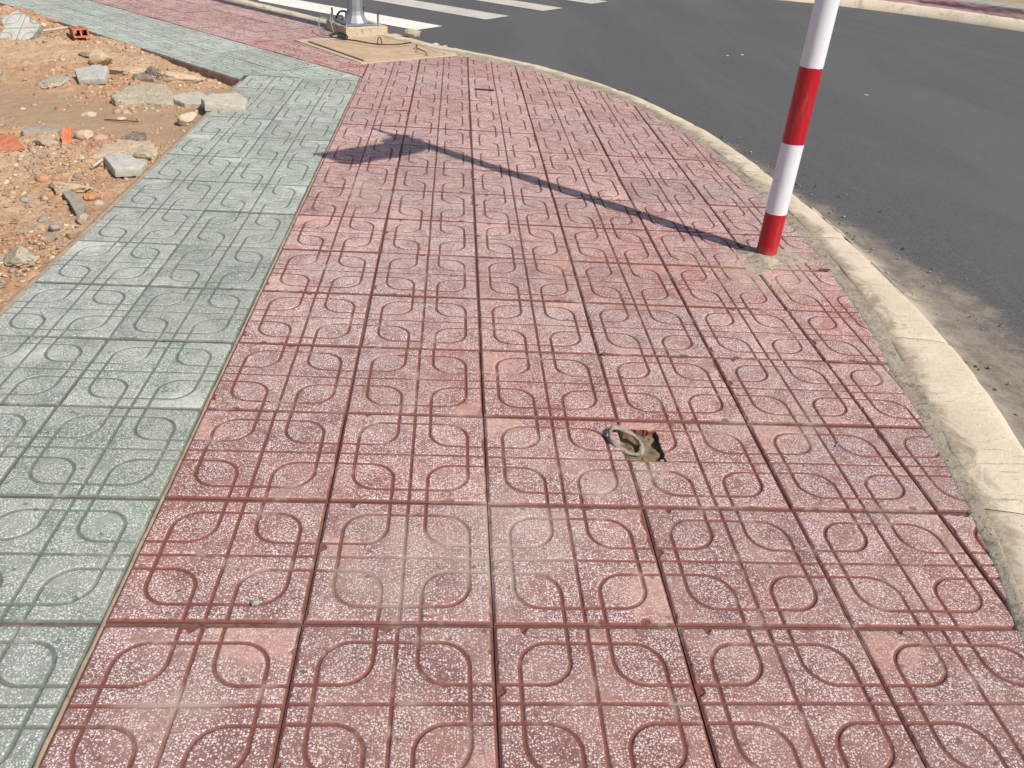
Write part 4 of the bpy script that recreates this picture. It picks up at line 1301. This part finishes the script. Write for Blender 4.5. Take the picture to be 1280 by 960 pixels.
# cement smear round the foot
n1, n2 = 26, 72
Vc = []
foot = [(-0.10, -0.03), (-0.15, -0.08), (-0.20, -0.02), (-0.16, 0.04), (-0.06, 0.08), (0.06, 0.11), (0.17, 0.05), (0.27, 0.0), (0.30, -0.05), (0.16, -0.075), (0.04, -0.085), (-0.02, -0.15), (-0.06, -0.24), (-0.12, -0.20)]
fa = np.array([math.atan2(q[1], q[0]) for q in foot])
fr2 = np.array([math.hypot(*q) for q in foot])
od = np.argsort(fa)
fa, fr2 = fa[od], fr2[od]
fa = np.concatenate([fa - 2 * math.pi, fa, fa + 2 * math.pi])
fr2 = np.tile(fr2, 3)
for i in range(n1):
    t_ = i / (n1 - 1)
    for k in range(n2):
        a = -math.pi + 2 * math.pi * k / n2
        rad = 0.044 + (np.interp(a, fa, fr2) * 0.98 - 0.044) * t_
        Vc.append((rad * math.cos(a), rad * math.sin(a), 0.014 * (1 - t_) ** 1.5 + 0.0028 - 0.0062 * t_ ** 2))
Vc = np.array(Vc)
Vc[:, 2] += fbm(Vc * 26, 4, 81) * 0.0034 + fbm(Vc * 80, 3, 82) * 0.0012
link('cement_collar', mesh('cement_collar', Vc, grid_faces(n1, n2, True), True, mat='mortar'), parent=post)

# ------------------------------------------------------------------ concrete cover and its frame
cv = empty('concrete_cover', (-0.005, 6.56, 0.0), R(38))
tag(cv, 'sand coloured square concrete cover with lifting hooks beside the lamp foundation', 'manhole cover')
W2, D2 = 0.40, 0.455
bm = bmesh.new()
fw_ = 0.085
for lo, hi in (((-W2 - fw_, -D2 - fw_, -0.05), (W2 + fw_, -D2 - 0.026, 0.007)), ((-W2 - fw_, D2 + 0.012, -0.05), (W2 + fw_ + 0.10, D2 + fw_, 0.0075)),
               ((-W2 - fw_, -D2 - 0.0255, -0.05), (-W2 - 0.034, D2 + 0.0115, 0.0068)), ((W2 + 0.012, -D2 - 0.0255, -0.05), (W2 + fw_ + 0.10, D2 + 0.0115, 0.0072))):
    box(bm, lo, hi, 0.004)
bmesh.ops.subdivide_edges(bm, edges=bm.edges[:], cuts=3, use_grid_fill=True)
link('frame', bm_mesh('frame', bm, 'frame'), parent=cv)
bm = bmesh.new()
box(bm, (-W2, -D2, -0.05), (W2, D2, 0.009), 0.005)
link('lid', bm_mesh('lid', bm, 'cover'), parent=cv)
bm = bmesh.new()
box(bm, (-W2 - 0.06, -D2 - 0.05, -0.2), (W2 + 0.03, D2 + 0.03, -0.0058))
link('gap', bm_mesh('gap', bm, 'dark'), parent=cv)
def hook(x, y, rz, h=0.05, w=0.03):
    p = [(-w, 0, 0), (-w * 0.9, 0, h * 0.6), (-w * 0.4, 0, h), (w * 0.3, 0, h), (w * 0.8, 0, h * 0.6), (w, 0, 0.0)]
    V, F = tube(catmull(p, 0.008), 0.0055, 6)
    return link('lifting_hook', mesh('lifting_hook', V, F, True, mat='rust'), parent=cv, loc=(x, y, 0.007), rot=(0, 0, rz))
hook(0.10, 0.08, 0.3, 0.06)
hook(0.30, -0.20, 1.0, 0.035, 0.05)
V, F = tube(catmull([(0.26, -0.30, 0.03), (0.20, -0.36, 0.045), (0.22, -0.44, 0.03), (0.20, -0.50, 0.012)], 0.01), 0.005, 6)
link('bent_rebar', mesh('bent_rebar', V, F, True, mat='rust'), parent=cv)

stick('loose_cable', [(-0.42, 6.78, 0.035), (-0.30, 6.72, 0.03), (-0.18, 6.66, 0.034), (-0.05, 6.58, 0.033), (0.06, 6.56, 0.032), (0.20, 6.62, 0.033), (0.30, 6.74, 0.034)], 0.006, 'cable_black',
      'dark cable lying across the sand coloured cover', 'cable')

# ------------------------------------------------------------------ lamp post on its foundation
fnd = empty('lamp_foundation', (-0.235, 7.285, 0.0), R(32))
tag(fnd, 'tan concrete foundation block under the steel lamp post', 'foundation')
bm = bmesh.new()
box(bm, (-0.215, -0.215, -0.1), (0.215, 0.215, 0.084), 0.008)
bmesh.ops.subdivide_edges(bm, edges=bm.edges[:], cuts=6, use_grid_fill=True)
me = bm_mesh('block', bm, 'block')
co = np.zeros(len(me.vertices) * 3)
me.vertices.foreach_get('co', co)
co = co.reshape(-1, 3)
co += (fbm(co * 16, 3, 91) * 0.006)[:, None] * np.sign(co)
me.vertices.foreach_set('co', co.ravel())
link('block', me, parent=fnd)

lp = empty('lamp_post', (-0.245, 7.235, 0.082), R(32))
tag(lp, 'grey galvanised steel lamp post bolted to the tan concrete block', 'lamp post')
def ngon_lathe(name, prof, seg_, mat, parent, rot=0.0, smooth=False):
    V = []
    for r_, z_ in prof:
        for k in range(seg_):
            a = 2 * math.pi * (k + 0.5) / seg_ + rot
            V.append((r_ * math.cos(a), r_ * math.sin(a), z_))
    F = [tuple(int(q) for q in f[::-1]) for f in grid_faces(len(prof), seg_, True)]
    F.append(tuple(range((len(prof) - 1) * seg_, len(prof) * seg_)))
    return link(name, mesh(name, V, F, smooth, mat=mat), parent=parent)
bm = bmesh.new()
box(bm, (-0.14, -0.14, 0.004), (0.14, 0.14, 0.020), 0.003)
link('base_plate', bm_mesh('base_plate', bm, 'galv_plate'), parent=lp)
ngon_lathe('flare', [(0.128, 0.021), (0.12, 0.024), (0.105, 0.045), (0.082, 0.085), (0.074, 0.12)], 12, 'galv', lp)
ngon_lathe('pole', [(0.071, 0.10), (0.070, 0.6), (0.066, 2.0), (0.058, 4.5), (0.05, 6.0)], 12, 'galv', lp)
for sx_ in (-1, 1):
    for sy_ in (-1, 1):
        V, F = tube([(sx_ * 0.16, sy_ * 0.15, -0.03), (sx_ * 0.16, sy_ * 0.15, 0.05), (sx_ * 0.161, sy_ * 0.15, 0.125)], 0.0095, 8)
        link('anchor_bolt', mesh('anchor_bolt', V, F, True, mat='galv_plate'), parent=lp)
V, F = tube(catmull([(0, 0, 5.9), (0.1, 0.05, 6.4), (0.7, 0.35, 6.8), (1.4, 0.7, 6.9)], 0.1), 0.03, 10)
link('lamp_arm', mesh('lamp_arm', V, F, True, mat='galv'), parent=lp)
bm = bmesh.new()
box(bm, (1.3, 0.55, 6.84), (1.9, 0.85, 6.92), 0.03)
link('lamp_head', bm_mesh('lamp_head', bm, 'galv'), parent=lp)

stick('grey_wire', [(-0.48, 7.26, 0.09), (-0.53, 7.20, 0.13), (-0.56, 7.12, 0.12), (-0.55, 7.03, 0.05), (-0.52, 6.95, 0.02), (-0.44, 6.92, 0.02)], 0.0052, 'cable_grey', 'outermost grey wire loop hanging off the left side of the foundation', 'wire')
stick('grey_wire', [(-0.42, 7.22, 0.11), (-0.455, 7.14, 0.175), (-0.45, 7.06, 0.15), (-0.43, 7.00, 0.08), (-0.40, 6.93, 0.03)], 0.0052, 'cable_grey', 'upright grey wire loop at the front left of the foundation', 'wire')
stick('grey_wire', [(-0.36, 7.28, 0.11), (-0.40, 7.20, 0.15), (-0.34, 7.12, 0.16), (-0.31, 7.08, 0.10)], 0.006, 'cable_grey', 'small wire curl on top of the foundation block', 'wire')
stick('black_cable', [(-0.44, 6.86, 0.03), (-0.36, 6.87, 0.055), (-0.30, 6.84, 0.05), (-0.27, 6.78, 0.035), (-0.36, 6.80, 0.04)], 0.011, 'cable_black', 'black cable bundle on the corner of the cover below the foundation', 'cable')
stick('black_cable', [(-0.45, 7.42, 0.09), (-0.41, 7.40, 0.155), (-0.36, 7.40, 0.165), (-0.30, 7.50, 0.12)], 0.009, 'cable_black', 'black cable stub behind the base of the lamp post', 'cable')
rock('kerb_stone_chunk', 0.29, 7.17, (0.17, 0.10, 0.075), 'tangrey', 'tan stone lying on the kerb right of the lamp foundation', 'stone', -0.1, 61, 8, 0.05, z=0.012)
for i, (x_, y_, s_) in enumerate([(0.52, 6.88, 0.07), (0.60, 6.84, 0.05), (0.70, 6.73, 0.05)]):
    rock('kerb_pebble', x_, y_, (s_, s_ * 0.7, s_ * 0.5), 'white', ['largest white pebble on the kerb right of the tan stone', 'middle white pebble on the kerb right of the tan stone', 'last small pebble on the kerb beyond the cover corner'][i], 'pebble', 0.2, 63 + i, 6, 0.1, z=-0.01)

# ------------------------------------------------------------------ unseen tree added beyond the right of the frame to shade the pavement opposite
tr = empty('added_shade_tree', (12.35, 11.0, -0.02))
tag(tr, 'unseen young tree added to shade the pavement across the road', 'tree')
V, F = tube([(0, 0, 0), (0.03, 0.02, 1.2), (0.0, 0.05, 2.4), (0.05, 0.0, 3.6)], [0.08, 0.07, 0.06, 0.03], 10)
link('trunk', mesh('trunk', V, F, True, mat='bark'), parent=tr)
r = np.random.default_rng(77)
nl = 2600
cen = r.normal(0, 1, (26, 3)) * np.array([0.55, 0.55, 0.35]) + np.array([0, 0, 3.9])
pc = cen[r.integers(0, 26, nl)] + r.normal(0, 0.17, (nl, 3))
a1 = r.normal(size=(nl, 3)); a1 /= np.linalg.norm(a1, axis=1)[:, None]
a2 = np.cross(a1, r.normal(size=(nl, 3))); a2 /= np.linalg.norm(a2, axis=1)[:, None]
V = np.stack([pc - a1 * 0.05, pc + a2 * 0.025, pc + a1 * 0.05, pc - a2 * 0.025], 1).reshape(-1, 3)
link('crown', mesh('crown', V, np.arange(nl * 4).reshape(-1, 4), False, mat='leaf'), parent=tr)
for k in range(7):
    c_ = cen[k]
    V, F = tube([(0.02, 0.03, 2.3 + 0.15 * k), tuple((c_ + np.array([0, 0, 2.6])) / 2), tuple(c_)], [0.03, 0.02, 0.008], 6)
    link('branch', mesh('branch', V, F, True, mat='bark'), parent=tr)

print('objects', len(bpy.data.objects))
